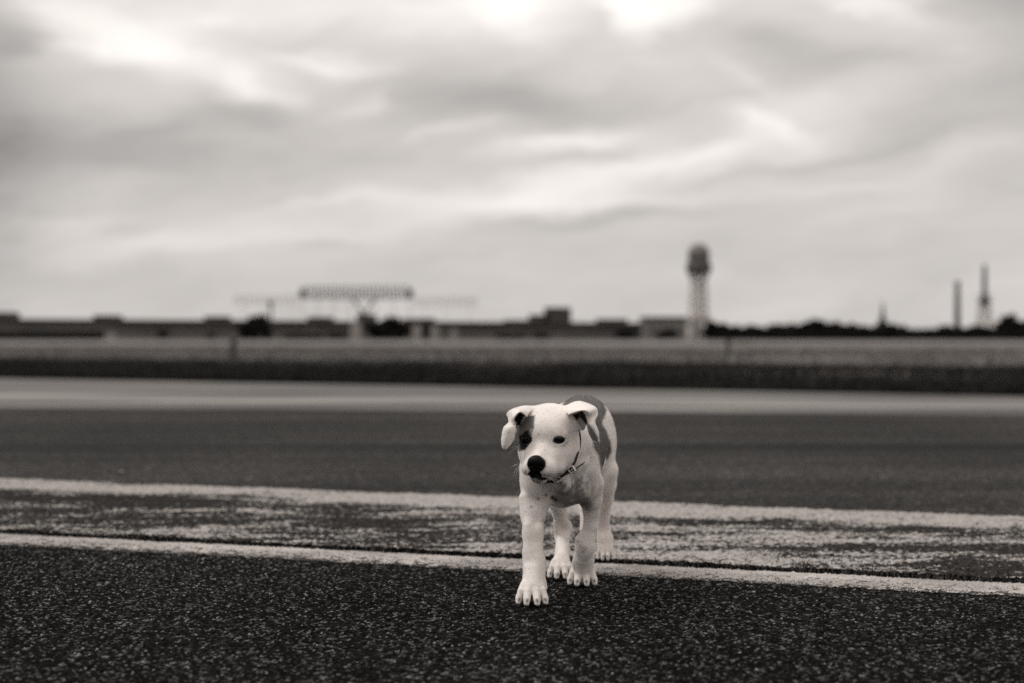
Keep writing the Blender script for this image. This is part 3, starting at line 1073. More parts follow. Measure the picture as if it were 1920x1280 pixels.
def smax(f, g, k):
    return -smin(-f, -g, k)


I3 = ((1, 0, 0), (0, 1, 0), (0, 0, 1))


def ell(c, r, k=0.012, M=I3, cut=False, neck=False):
    rm = max(r)
    a, b = _box([q - rm for q in c], [q + rm for q in c], k + 0.006)
    if (b <= a).any(): return
    s = tuple(slice(a[i], b[i]) for i in range(3))
    g = d_ell(*_grid(a, b), c, r, M).astype(np.float32)
    FIELD[s] = smax(FIELD[s], -g, k) if cut else smin(FIELD[s], g, k)
    if neck: NECK.append(('e', tuple(c), tuple(r), M))


def cone(p, q, ra, rb, k=0.012, cut=False, neck=False):
    rm = max(ra, rb)
    lo = [min(p[i], q[i]) - rm for i in range(3)]
    hi = [max(p[i], q[i]) + rm for i in range(3)]
    a, b = _box(lo, hi, k + 0.006)
    if (b <= a).any(): return
    s = tuple(slice(a[i], b[i]) for i in range(3))
    g = d_cone(*_grid(a, b), p, q, ra, rb).astype(np.float32)
    FIELD[s] = smax(FIELD[s], -g, k) if cut else smin(FIELD[s], g, k)
    if neck: NECK.append(('c', tuple(p), tuple(q), ra, rb))


def chain(pts, rads, k=0.012, **kw):
    for i in range(len(pts) - 1):
        cone(pts[i], pts[i + 1], rads[i], rads[i + 1], k, **kw)


def rotz(deg, tilt=0.0):
    """rows: right, forward-ish, up of a frame turned about z, then pitched"""
    c_, s_ = math.cos(R(deg)), math.sin(R(deg))
    ct, st = math.cos(R(tilt)), math.sin(R(tilt))
    x = (c_, s_, 0)
    y = (-s_ * ct, c_ * ct, st)
    z = (s_ * st, -c_ * st, ct)
    return (x, y, z)


# ---- trunk (the body runs away from the camera and to the right)
BY = rotz(-11)
ell((0.103, 2.865, 0.262), (0.066, 0.105, 0.093), 0.02, BY)
ell((0.126, 2.95, 0.281), (0.071, 0.120, 0.093), 0.02, BY)
ell((0.142, 3.03, 0.290), (0.066, 0.110, 0.088), 0.02, BY)
ell((0.155, 3.105, 0.292), (0.070, 0.085, 0.089), 0.02, BY)
ell((0.120, 2.90, 0.215), (0.048, 0.110, 0.044), 0.02, BY)               # keel of the chest
ell((0.098, 2.815, 0.225), (0.046, 0.050, 0.052), 0.022)                  # breast
# shoulders
ell((0.052, 2.800, 0.240), (0.033, 0.052, 0.066), 0.020, rotz(-11, -14))
ell((0.145, 2.835, 0.246), (0.031, 0.052, 0.070), 0.018, rotz(-11, 10))
# neck
chain([(0.080, 2.715, 0.300), (0.090, 2.770, 0.300), (0.104, 2.850, 0.294)], [0.047, 0.053, 0.066], 0.02, neck=True)
ell((0.086, 2.765, 0.262), (0.040, 0.040, 0.036), 0.02, neck=True)         # throat
cone((0.116, 2.765, 0.310), (0.142, 2.845, 0.262), 0.025, 0.029, 0.018)  # right neck muscle
cone((0.060, 2.745, 0.280), (0.052, 2.80, 0.250), 0.026, 0.032, 0.020)
# loose skin folds under the throat
cone((0.078, 2.722, 0.252), (0.104, 2.752, 0.222), 0.013, 0.012, 0.012)
cone((0.118, 2.745, 0.262), (0.100, 2.765, 0.218), 0.013, 0.012, 0.012)
cone((0.134, 2.770, 0.262), (0.118, 2.785, 0.215), 0.014, 0.012, 0.012)

cone(P(1031, 905, 2.752), P(1036, 938, 2.765), 0.004, 0.005, 0.012, cut=True)
cone(P(1086, 905, 2.770), P(1078, 935, 2.785), 0.003, 0.004, 0.010, cut=True)
# ---- front leg reaching forward (dog's right)
lf = [P(1005, 905, 2.800), P(1005, 938, 2.795), P(999.5, 962, 2.775), P(999.5, 1000, 2.752), P(999.5, 1035, 2.740), P(1002, 1056, 2.734), P(1001.5, 1080, 2.724)]
chain(lf, [0.0290, 0.0258, 0.0222, 0.0188, 0.0178, 0.0184, 0.0190], 0.012)
cone(P(990, 985, 2.742), P(994, 1040, 2.728), 0.0072, 0.0060, 0.010)
cone(P(1010, 990, 2.748), P(1008, 1040, 2.730), 0.0062, 0.0058, 0.008)
cone(P(985, 935, 2.775), P(991, 975, 2.752), 0.0130, 0.0095, 0.010)
cone(P(1001.5, 1072, 2.722), P(998, 1100, 2.706), 0.0190, 0.0215, 0.010)
ell(P(996, 958, 2.792), (0.0215, 0.025, 0.020), 0.008)                    # elbow
ell(P(1005, 1052, 2.732), (0.0165, 0.0150, 0.018), 0.008)                 # wrist
cone(P(1019, 1086, 2.716), P(1024, 1102, 2.712), 0.0045, 0.0026, 0.003)    # dew claw edge
# ---- front leg standing (dog's left)
rf = [P(1108, 905, 2.850), P(1107, 934, 2.862), P(1109, 956, 2.872), P(1107.5, 985, 2.876), P(1102, 1004, 2.878), P(1097, 1022, 2.880), P(1095, 1044, 2.892), P(1094.5, 1062, 2.905)]
chain(rf, [0.0270, 0.0225, 0.0160, 0.0132, 0.0150, 0.0190, 0.0185, 0.0190], 0.006)
ell(P(1097, 1024, 2.876), (0.0168, 0.0150, 0.024), 0.010)
cone(P(1094.5, 1048, 2.898), P(1093.5, 1076, 2.912), 0.0185, 0.0205, 0.010)                # bulging wrist
cone(P(1086, 1010, 2.872), P(1091, 1003, 2.872), 0.0085, 0.007, 0.006)
cone(P(1077, 1052, 2.895), P(1076, 1062, 2.895), 0.004, 0.003, 0.004)     # dew claw

# ---- hind leg under the body (dog's right)
ell((0.108, 3.085, 0.250), (0.034, 0.060, 0.070), 0.018, rotz(-8, 12))
rl = [P(1045, 925, 3.000), P(1043.5, 943, 3.010), P(1049, 962, 3.045), P(1056, 984, 3.085), P(1055.5, 1002, 3.080), P(1055, 1030, 3.045), P(1053, 1048, 3.012)]
chain(rl, [0.022, 0.0158, 0.0143, 0.0150, 0.0148, 0.0148, 0.0165], 0.006)
ell(P(1062, 989, 3.100), (0.0130, 0.016, 0.018), 0.008)                   # hock
cone(P(1044, 978, 3.06), P(1047, 1006, 3.075), 0.007, 0.007, 0.006)
# ---- hind leg pushing off behind (dog's left)
ell((0.194, 3.12, 0.250), (0.031, 0.062, 0.080), 0.018, rotz(-12, -10))
rr_ = [P(1132, 880, 3.110), P(1133, 905, 3.130), P(1133, 935, 3.170), P(1131.5, 962, 3.225), P(1131.5, 988, 3.245), P(1134, 1008, 3.243), P(1135, 1024, 3.240)]
chain(rr_, [0.031, 0.0262, 0.0190, 0.0145, 0.0135, 0.0172, 0.0185], 0.007)
ell(P(1134, 955, 3.245), (0.010, 0.014, 0.016), 0.006)
# ---- tail hanging between the hind legs
chain([(0.168, 3.165, 0.338), (0.174, 3.205, 0.300), P(1098, 890, 3.250), P(1094, 950, 3.245), P(1091, 1003, 3.215)], [0.020, 0.0155, 0.0115, 0.0075, 0.0035], 0.010)

CLAWS = []


def paw(cx, cy, yaw, wdt, toes_len=0.033, hgt=0.036, split=1.0):
    """four long arched toes before the instep; forward is toward the camera"""
    c_, s_ = math.cos(R(yaw)), math.sin(R(yaw))

    def L(x, y, z):
        return (cx + x * c_ + y * s_, cy + x * s_ - y * c_, z)

    k = wdt / 0.056
    ell(L(0.001, -0.006, hgt * 0.70), (0.0225 * k, 0.019, hgt * 0.48), 0.008, rotz(yaw))
    ell(L(0, -0.012, 0.012), (0.0165 * k, 0.014, 0.0115), 0.006, rotz(yaw))
    TX = (-0.0225, -0.0100, 0.0066, 0.0205)
    for i, (tx, back) in enumerate(zip(TX, (0.015, 0.001, 0.0, 0.011))):
        tx *= k
        ln = toes_len - back
        w_ = 1.0 + 0.09 * split
        side = (-0.0018, -0.0010, 0.0006, 0.0016)[i] * split
        rr0 = (0.0068, 0.0074, 0.0074, 0.0070)[i] * k
        a = L(tx * 0.66, 0.001, hgt * 0.92)
        b_ = L(tx * 0.88 + side * .5, ln * 0.50, hgt * 0.66)
        c2 = L(tx * w_ + side, ln - 0.0045, 0.0125)
        d2 = L(tx * w_ * 1.02 + side * 1.3, ln - 0.001, 0.0058)
        cone(a, b_, rr0 * 1.1, rr0 * 1.05, 0.0055)
        cone(b_, c2, rr0 * 1.05, rr0 * 0.92, 0.0016)
        cone(c2, d2, rr0 * 0.92, rr0 * 0.74, 0.0014)
        ell(L(tx * w_ + side, ln - 0.011, 0.0060), (0.0056 * k, 0.009, 0.0058), 0.002, rotz(yaw))
        if i < 3:
            nx = (TX[i + 1] * k + tx) / 2
            cone(L(nx * 0.88, ln * 0.52 + 0.0090, hgt * 0.80), L(nx * 1.12, toes_len + 0.004, 0.002), 0.0005, 0.0034, 0.0018, cut=True)
        CLAWS.append((L(tx * w_ + side * 1.4 + (0.001 if tx < 0 else -0.001), ln + 0.0042, 0.0125), L(tx * w_ + side * 1.8, ln + 0.0082, 0.0100)))


paw(P(997.5, 1110, 2.700).x, 2.704, 3, 0.055, 0.033, hgt=0.039)
paw(P(1093, 1085, 2.905).x, 2.914, -2, 0.055, 0.032, hgt=0.038)
paw(P(1051, 1065, 2.99).x, 3.000, 5, 0.050, 0.032, hgt=0.036)
paw(P(1135, 1035, 3.235).x, 3.238, 0, 0.036, 0.024, hgt=0.032, split=0.4)

# ---- head: frame turned to the dog's right (picture left) and a little down
HO = Vector(P(1030, 818, 2.700))
PSI, PHI = R(15), R(11)
hf0 = Vector((-math.sin(PSI), -math.cos(PSI), 0))
hr = Vector((math.cos(PSI), -math.sin(PSI), 0))
hf = hf0 * math.cos(PHI) - Vector((0, 0, 1)) * math.sin(PHI)
hu = Vector((0, 0, 1)) * math.cos(PHI) + hf0 * math.sin(PHI)
HM = (tuple(hr), tuple(hf), tuple(hu))


def Lh(x, y, z): return tuple(HO + hr * x + hf * y + hu * z)
def hell(c, r, k=0.010, M=HM, cut=False): ell(Lh(*c), r, k, M, cut)
def hcone(a, b, ra, rb, k=0.008, cut=False): cone(Lh(*a), Lh(*b), ra, rb, k, cut)


def hrot(rx=0.0, rz=0.0):
    """head frame rotated: rz about its up axis, rx pitch, degrees"""
    m_ = Matrix((hr, hf, hu))                   # rows
    q = Matrix.Rotation(R(rx), 3, 'X') @ Matrix.Rotation(R(rz), 3, 'Z')
    m_ = q @ m_
    return tuple(tuple(row) for row in m_)


hell((0, -0.004, 0.012), (0.053, 0.060, 0.051), 0.012)                    # brain case
for s_ in (-1, 1):
    hell((s_ * 0.027, 0.002, 0.026), (0.026, 0.042, 0.028), 0.014)        # temples
    hell((s_ * 0.031, 0.012, -0.024), (0.0270, 0.036, 0.036), 0.014)      # cheeks
    hell((s_ * 0.022, 0.040, 0.016), (0.019, 0.016, 0.014), 0.012)        # brow
hell((0, 0.034, 0.012), (0.036, 0.030, 0.034), 0.012)                      # forehead
hell((0, 0.050, -0.024), (0.036, 0.040, 0.030), 0.014)                     # muzzle root
hcone((0, 0.036, -0.004), (0, 0.098, -0.017), 0.0165, 0.0125, 0.010)       # nose bridge
for s_ in (-1, 1):
    hcone((s_ * 0.016, 0.050, -0.026), (s_ * 0.0115, 0.094, -0.030), 0.0205, 0.0150, 0.010)   # upper lips
    hell((s_ * 0.0175, 0.086, -0.0360), (0.0165, 0.0225, 0.0150), 0.008)   # flews
    hell((s_ * 0.026, 0.048, -0.042), (0.015, 0.032, 0.014), 0.010)        # lip corner
hcone((0, 0.020, -0.050), (0, 0.088, -0.0520), 0.0250, 0.0130, 0.006)      # lower jaw
hell((0, 0.088, -0.0535), (0.0150, 0.0150, 0.0100), 0.006)                 # chin
# mouth line and philtrum
for s_ in (-1, 1):
    hcone((s_ * 0.002, 0.112, -0.0440), (s_ * 0.020, 0.098, -0.0500), 0.0012, 0.0014, 0.0030, cut=True)
    hcone((s_ * 0.020, 0.098, -0.0500), (s_ * 0.034, 0.060, -0.0530), 0.0014, 0.0010, 0.0035, cut=True)
hcone((0, 0.1185, -0.030), (0, 0.1125, -0.044), 0.0008, 0.0010, 0.0030, cut=True)
# nose
hell((0, 0.1060, -0.0225), (0.0150, 0.0115, 0.0135), 0.0035)
for s_ in (-1, 1):
    hell((s_ * 0.0085, 0.1060, -0.0225), (0.0083, 0.0105, 0.0125), 0.0030)
hell((0, 0.1070, -0.0165), (0.0140, 0.0100, 0.0085), 0.0035)
for s_ in (-1, 1):
    hell((s_ * 0.0080, 0.1180, -0.0245), (0.0034, 0.0048, 0.0030), 0.0020, cut=True)
    hcone((s_ * 0.0105, 0.1150, -0.0255), (s_ * 0.0170, 0.1060, -0.0280), 0.0014, 0.0009, 0.0018, cut=True)
# eyes: lid bulge, almond opening
EYES = []
for s_, ex, ez in ((-1, 0.0325, 0.0070), (1, 0.0275, 0.0075)):
    hell((s_ * ex, 0.0390, ez), (0.0150, 0.0145, 0.0125), 0.008)
    hcone((s_ * (ex - .010), 0.0500, ez + .0105), (s_ * (ex + .010), 0.0420, ez + .0095), 0.0052, 0.0052, 0.006)
    mo = hrot(0, -s_ * 24)
    hell((s_ * (ex + 0.0035), 0.0520, ez - .0004), (0.0100, 0.0130, 0.0064), 0.0022, mo, cut=True)
    hcone((s_ * (ex - .0050), 0.0545, ez - .0022), (s_ * (ex - .0092), 0.0560, ez - .0045), 0.0019, 0.0010, 0.0022, cut=True)
    EYES.append((Lh(s_ * (ex + .0012), 0.0398, ez - .0002), 0.0118))


# ears: bent sheets between three control rows, given thickness
def catmull(p, t):
    n_ = len(p) - 1
    i = min(int(t * n_), n_ - 1)
    u = t * n_ - i
    p0, p1, p2, p3 = p[max(i - 1, 0)], p[i], p[i + 1], p[min(i + 2, n_)]
    return 0.5 * ((2 * p1) + (-p0 + p2) * u + (2 * p0 - 5 * p1 + 4 * p2 - p3) * u * u + (-p0 + 3 * p1 - 3 * p2 + p3) * u ** 3)


def ear(rows, tl=0.0020):
    rows = [[np.array(P(*q)) for q in r_] for r_ in rows]
    pts = []
    nu, nv = 110, 52
    for i in range(nu + 1):
        tu_ = i / nu
        cols = [catmull([r_[j] for r_ in rows], tu_) for j in range(3)]
        for j in range(nv + 1):
            t = j / nv
            pts.append(((1 - t) * (1 - 2 * t) * cols[0] + 4 * t * (1 - t) * cols[1] + t * (2 * t - 1) * cols[2], min(t, 1 - t)))
    kd = KDTree(len(pts))
    for i, (p, _) in enumerate(pts):
        kd.insert(p, i)
    kd.balance()
    arr = np.array([p for p, _ in pts])
    a, b = _box(arr.min(0), arr.max(0), 0.010)
    X, Y, Z = _grid(a, b)
    g = np.full(X.shape, 0.02, np.float32)
    sub = FIELD[a[0]:b[0], a[1]:b[1], a[2]:b[2]]
    # coarse cull
    flat = np.stack([X.ravel(), Y.ravel(), Z.ravel()], 1)
    gf = g.ravel()
    for q in range(len(flat)):
        _, i, d_ = kd.find(flat[q])
        gf[q] = d_ - tl * (0.72 + 0.28 * min(1.0, pts[i][1] * 5))
    g = gf.reshape(g.shape)
    FIELD[a[0]:b[0], a[1]:b[1], a[2]:b[2]] = smin(sub, g, 0.0045)


# solid masses at the ear roots; dark albedo stands in for hollows
cone(P(985, 772, 2.715), P(966, 792, 2.690), 0.0105, 0.0050, 0.006)
cone(P(1078, 768, 2.715), P(1097, 788, 2.690), 0.0120, 0.0070, 0.006)
cone(P(1080, 782, 2.690), P(1091, 799, 2.688), 0.0090, 0.0070, 0.006)
ear([[(988, 780, 2.655), (994, 769, 2.672), (1008, 763, 2.705)],
     [(976, 771, 2.640), (979, 763, 2.675), (988, 761, 2.712)],
     [(966, 778, 2.632), (960, 769, 2.668), (953, 773, 2.716)],
     [(963, 787, 2.634), (958, 782, 2.652), (953, 781, 2.702)],
     [(966, 796, 2.650), (959, 793, 2.658), (954, 791, 2.676)],
     [(968, 803, 2.648), (956, 800, 2.632), (945, 801, 2.650)],
     [(967, 814, 2.648), (954, 815, 2.630), (941, 820, 2.645)],
     [(958, 830, 2.648), (950, 831, 2.634), (941.5, 834, 2.642)],
     [(949, 839, 2.645), (946, 840, 2.640), (943.5, 839, 2.641)]])
ear([[(1066, 776, 2.655), (1063, 767, 2.672), (1060, 761, 2.700)],
     [(1082, 770, 2.632), (1079, 760, 2.668), (1080, 752, 2.706)],
     [(1096, 768, 2.622), (1097, 760, 2.660), (1097, 754, 2.706)],
     [(1104, 774, 2.625), (1112, 767, 2.650), (1116, 763, 2.695)],
     [(1102, 783, 2.646), (1111, 781, 2.652), (1120, 775, 2.672)],
     [(1101, 796, 2.652), (1108, 795, 2.630), (1115, 789, 2.650)],
     [(1106, 814, 2.658), (1113, 811, 2.636), (1121.5, 809, 2.645)],
     [(1115, 827, 2.655), (1119, 827, 2.647), (1122.5, 825, 2.648)]])


# ---- surface nets
def surface_nets(F):
    ins = F < 0
    nx, ny, nz = F.shape
    cnt = np.zeros((nx - 1, ny - 1, nz - 1), np.uint8)
    for i in (0, 1):
        for j in (0, 1):
            for k in (0, 1):
                cnt += ins[i:nx - 1 + i, j:ny - 1 + j, k:nz - 1 + k]
    cells = np.argwhere((cnt > 0) & (cnt < 8))
    idx = np.full(cnt.shape, -1, np.int32)
    idx[tuple(cells.T)] = np.arange(len(cells))
    acc = np.zeros((len(cells), 3)); num = np.zeros(len(cells))
    C8 = [(i, j, k) for i in (0, 1) for j in (0, 1) for k in (0, 1)]
    val = {c: F[cells[:, 0] + c[0], cells[:, 1] + c[1], cells[:, 2] + c[2]].astype(np.float64) for c in C8}
    for a_ in C8:
        for ax_ in range(3):
            if a_[ax_] == 1: continue
            b_ = list(a_); b_[ax_] = 1; b_ = tuple(b_)
            va, vb = val[a_], val[b_]
            cr = (va < 0) != (vb < 0)
            t = np.where(cr, va / (va - vb + (va == vb)), 0)
            p = np.tile(np.array(a_, float), (len(cells), 1))
            p[:, ax_] += t
            acc[cr] += p[cr]; num[cr] += 1
    V = cells + acc / num[:, None]
    faces = []
    for ax_ in range(3):
        s0 = [slice(None)] * 3; s1 = [slice(None)] * 3
        s0[ax_] = slice(0, F.shape[ax_] - 1); s1[ax_] = slice(1, F.shape[ax_])
        A, B = ins[tuple(s0)], ins[tuple(s1)]
        e = np.argwhere(A != B)
        o1, o2 = [q for q in range(3) if q != ax_]
        e = e[(e[:, o1] > 0) & (e[:, o2] > 0) & (e[:, o1] < F.shape[o1] - 1) & (e[:, o2] < F.shape[o2] - 1)]
        q = []
        for da, db in ((0, 0), (1, 0), (1, 1), (0, 1)):
            c_ = e.copy(); c_[:, o1] -= da; c_[:, o2] -= db
            q.append(idx[tuple(c_.T)])
        q = np.stack(q, 1)
        flip = A[tuple(e.T)]
        if ax_ == 1: flip = ~flip
        q[~flip] = q[~flip][:, ::-1]
        faces.append(q)
    return V, np.concatenate(faces)


V, F = surface_nets(FIELD)
V = V * H + LO
# keep the one connected body: drop stray islands, then relax slightly
par = np.arange(len(V))
for _ in range(400):
    mn = par[F].min(1)
    new = par.copy()
    for c_ in range(4): np.minimum.at(new, F[:, c_], mn)
    new = new[new]
    if (new == par).all(): break
    par = new
lab_, cn = np.unique(par, return_counts=True)
main = lab_[cn.argmax()]
keepv = par == main
remap = np.full(len(V), -1); remap[keepv] = np.arange(keepv.sum())
F = remap[F[keepv[F[:, 0]]]]
V = V[keepv]
E = np.concatenate([F[:, [0, 1]], F[:, [1, 2]], F[:, [2, 3]], F[:, [3, 0]]])
deg = np.bincount(E.ravel(), minlength=len(V)).astype(float)
for lam in (0.5, -0.52, 0.5, -0.52):
    s_ = np.zeros_like(V)
    for a_ in range(3):
        s_[:, a_] = np.bincount(E[:, 0], V[E[:, 1], a_], len(V)) + np.bincount(E[:, 1], V[E[:, 0], a_], len(V))
    V = V + lam * (s_ / deg[:, None] - V)
# loose skin: slight unevenness of the surface
_c = V.mean(0)
_n = np.zeros_like(V)
_fn = np.cross(V[F[:, 2]] - V[F[:, 0]], V[F[:, 3]] - V[F[:, 1]])
for _k in range(4):
    for _a in range(3):
        _n[:, _a] += np.bincount(F[:, _k], _fn[:, _a], len(V))
_n /= np.linalg.norm(_n, axis=1)[:, None] + 1e-12
_u, _w = V[:, 0] + 0.6 * V[:, 1] + 2, V[:, 2] - 0.4 * V[:, 1] + 4
_d = (vnoise(_u, _w * 0.55, 0.013, 81) - .5) * 0.0006 + (vnoise(_u * 1.1, _w, 0.028, 82) - .5) * 0.0014
_hd = np.clip((np.abs((V - np.array(HO)) @ np.array(hf) - 0.045) < 0.085) * (V[:, 2] > 0.21) * (V[:, 1] < 2.72), 0, 1)
V = V + _n * (_d * np.where(_hd > 0, 0.35, 1.0) * np.clip(V[:, 2] / 0.04, 0.2, 1))[:, None]
V[:, 2] = np.maximum(V[:, 2], 0.0004)


# ---- coat colours: patches fixed to the animal, with some shade painted in
def proj(V):
    return 960 + V[:, 0] / V[:, 1] * FPX, HOR - (V[:, 2] - CAMZ) / V[:, 1] * FPX


def poly_mask(px, py, poly, soft=1.5):
    """1 inside, smooth over `soft` at the border"""
    poly = np.array(poly, float)
    ins = np.zeros(px.shape, bool)
    dist = np.full(px.shape, 1e9)
    for i in range(len(poly)):
        x0, y0 = poly[i]; x1, y1 = poly[(i + 1) % len(poly)]
        c_ = (y0 > py) != (y1 > py)
        ins ^= c_ & (px < (x1 - x0) * (py - y0) / (y1 - y0 + 1e-12) + x0)
        ux, uy = x1 - x0, y1 - y0
        t = np.clip(((px - x0) * ux + (py - y0) * uy) / (ux * ux + uy * uy + 1e-9), 0, 1)
        dist = np.minimum(dist, np.hypot(px - x0 - t * ux, py - y0 - t * uy))
    sd_ = np.where(ins, dist, -dist)
    return np.clip(0.5 + sd_ / (2 * soft), 0, 1)


def coat(V):
    """albedo and wetness for points on the skin"""
    px, py = proj(V)
    wob = (vnoise(V[:, 0] * 1.0 + 5, V[:, 2] + 5 + V[:, 1] * .7, 0.006, 61) - .5) * 2.2
    px_, py_ = px + wob, py + (vnoise(V[:, 0] + 9, V[:, 2] + 3 + V[:, 1] * .7, 0.006, 62) - .5) * 2.2
    rel = V - np.array(HO)
    hx, hy, hz = rel @ np.array(hr), rel @ np.array(hf), rel @ np.array(hu)
    a = np.full(len(V), 0.79)
    a *= 0.96 + 0.08 * vnoise(V[:, 0] + V[:, 1] * .6, V[:, 2], 0.02, 63)
    front = V[:, 1] < 2.70
    head = (hy > -0.02) & (V[:, 1] < 2.72) & (V[:, 2] > 0.2)

    def put(mask, val):
        nonlocal a
        a = a * (1 - mask) + val * mask

    # body patches
    back = V[:, 1] > 2.865
    put(poly_mask(px_, py_, [(1048, 772), (1056, 754), (1074, 737), (1112, 738), (1130, 751), (1138, 768), (1131, 786), (1130, 793), (1137, 806), (1145, 828), (1147, 846), (1139, 862),
                             (1130, 850), (1110, 830), (1080, 830), (1050, 800)], 2.2) * back * (V[:, 2] > 0.2), 0.13)
    sh = (V[:, 1] > 2.735) & (V[:, 1] < 2.93)
    put(poly_mask(px_, py_, [(1110, 812), (1124, 826), (1132, 845), (1141, 858), (1143, 880), (1136, 899), (1129, 888), (1125, 870), (1121, 850), (1112, 838)], 2.5) * sh, 0.12)
    # grey mottling of the skin on throat and chest, faint elsewhere
    mo_ = vnoise(V[:, 0] + V[:, 1] * .5, V[:, 2] + V[:, 1] * .3, 0.017, 71) * .6 + vnoise(V[:, 0] + V[:, 1] * .5, V[:, 2], 0.006, 72) * .4
    ch_ = np.clip(1.25 - np.hypot((px - 1078) / 52, (py - 915) / 36), 0, 1) * (V[:, 1] > 2.70) * (V[:, 1] < 2.93)
    put(ch_ * np.clip((mo_ - .30) / .35, 0, 1) * .9, 0.26)
    put(poly_mask(px_, py_, [(1044, 916), (1062, 922), (1080, 926), (1102, 930), (1112, 944), (1104, 958), (1092, 948), (1070, 948), (1046, 944), (1038, 930)], 5) * (V[:, 1] > 2.72) * (V[:, 1] < 2.95) * .8, 0.16)  # shade under the breast painted into the lower chest albedo
    put(np.clip((mo_ - .62) / .25, 0, 1) * .22, 0.40)
    # ticking on the legs and chest
    for x_, y_, r_, v_ in ((1024, 927, 3.4, .15), (1009, 934, 4.0, .30), (996, 949, 4.5, .42), (1036, 932, 6, .03), (1042, 936, 5.5, .03), (1089, 1024, 7, .50), (1097, 1028, 6, .48), (1093, 1033, 4, .42), (1018, 975, 4, .5),
                           (1113, 918, 3, .5), (1117, 912, 3, .5), (1052, 905, 4, .3), (1075, 920, 5, .45), (1090, 935, 6, .35)):
        dd_ = np.hypot(px - x_, py - y_) / r_
        put(np.clip(1.2 - dd_, 0, 1) * (V[:, 1] < 2.93) * (hy < 0.02), v_)
    # head
    put(poly_mask(px_, py_, [(1003, 777), (1002.5, 786), (1001, 800), (998, 812), (996, 826), (985, 843), (974, 846), (968, 838), (966, 812), (972, 796), (984, 783), (993, 778)], 1.6) * head, 0.14)
    put(poly_mask(px_, py_, [(993, 803), (998, 802), (997, 812), (994, 812)], 1.0) * head, 0.36)
    put(poly_mask(px_, py_, [(971, 823), (974, 817), (980, 813), (984, 807), (990, 806), (992, 813), (998, 820), (996, 827), (989, 833), (984, 842), (977, 842), (974, 832), (971, 827)], 0.8) * head, 0.012)
    put(np.clip(1.15 - np.hypot((px - 1048) / 10.6, (py - 823.3) / 7.3), 0, 0.2) / 0.2 * head * (hy > 0.01), 0.03)
    put(np.clip(1.3 - np.hypot((px - 1047) / 15, (py - 824) / 10), 0, 1) * head * (hy > 0.01) * .35, 0.25)
    put(np.clip(1.4 - np.hypot(px - 1036.5, py - 826), 0, 1) * head, 0.1)
    put(np.clip(1.0 - np.hypot((px - 1041) / 6, (py - 836) / 4), 0, 1) * head * .6, 0.35)
    for x_, y_, r_, v_ in ((1010, 813, 3, .5), (1017, 827, 3, .6), (1021, 877.5, 1.4, .2), (1023.5, 875, 1.2, .35), (1030, 876, 1.0, .35), (1035, 875, 1.0, .4), (1020, 888, 1.5, .08), (1022, 883, 1.0, .3),
                           (1027, 884, 1.0, .3), (1032, 883, 1.0, .35), (1038, 880, 1.0, .4), (1026, 888, .9, .35), (1033, 887.5, .9, .35), (985.5, 882.5, 1.6, .15), (983, 888, 1.3, .25)):
        put(np.clip(1.3 - np.hypot(px - x_, py - y_) / r_, 0, 1) * head, v_)
    # nose leather, lips, chin
    wet = np.zeros(len(V))
    ns = np.clip((1.12 - np.sqrt((hx / 0.0165) ** 2 + ((hy - 0.108) / 0.0145) ** 2 + ((hz + 0.0222) / 0.0150) ** 2)) / 0.10, 0, 1)
    put(ns, 0.003); wet = np.maximum(wet, ns)
    lips = poly_mask(px_, py_, [(995, 878), (1011, 878), (1012, 884), (1016, 889), (1017, 893), (1026, 895), (1031, 897), (1022, 900), (1012, 899), (1003, 897), (993, 895), (984, 893.5), (989, 890), (990, 885), (993, 882)], 0.9) * (hy > 0.055)
    put(lips, 0.005); wet = np.maximum(wet, lips * .5)
    chin = poly_mask(px_, py_, [(991, 894), (1004, 896), (1018, 899), (1012, 904), (1000, 904)], 1.5) * (hy > 0.055)
    put(chin * .8, 0.09)
    # ear insides: grey base skin, then shade of the hollows painted dark
    put(poly_mask(px, py, [(1078, 782), (1088, 780), (1098, 790), (1102, 800), (1094, 806), (1086, 797)], 1.5) * (V[:, 1] > 2.640) * (V[:, 1] < 2.74), 0.38)
    ear_shade = poly_mask(px, py, [(1072, 776), (1080, 774), (1090, 769), (1100, 769), (1099, 780), (1102, 790), (1107, 800), (1101, 797), (1092, 786), (1087, 781), (1081, 787)], 1.2)
    put(ear_shade * (V[:, 1] > 2.640) * (V[:, 1] < 2.74), 0.02)
    put(poly_mask(px, py, [(966, 776), (975, 773), (984, 777), (979, 786), (971, 803), (967, 802), (969, 792), (965, 786)], 1.0) * (V[:, 1] > 2.640) * (V[:, 1] < 2.74), 0.02)
    put(poly_mask(px, py, [(1100, 790), (1106, 795), (1113, 806), (1121, 820), (1121, 828), (1110, 824), (1104, 812)], 1.2) * (V[:, 1] < 2.67) * (hx > 0.03), 0.22)  # shading inside the hanging lobe put into the albedo
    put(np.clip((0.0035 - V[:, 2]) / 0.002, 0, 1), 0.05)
    return np.clip(a, 0.004, 0.85), wet


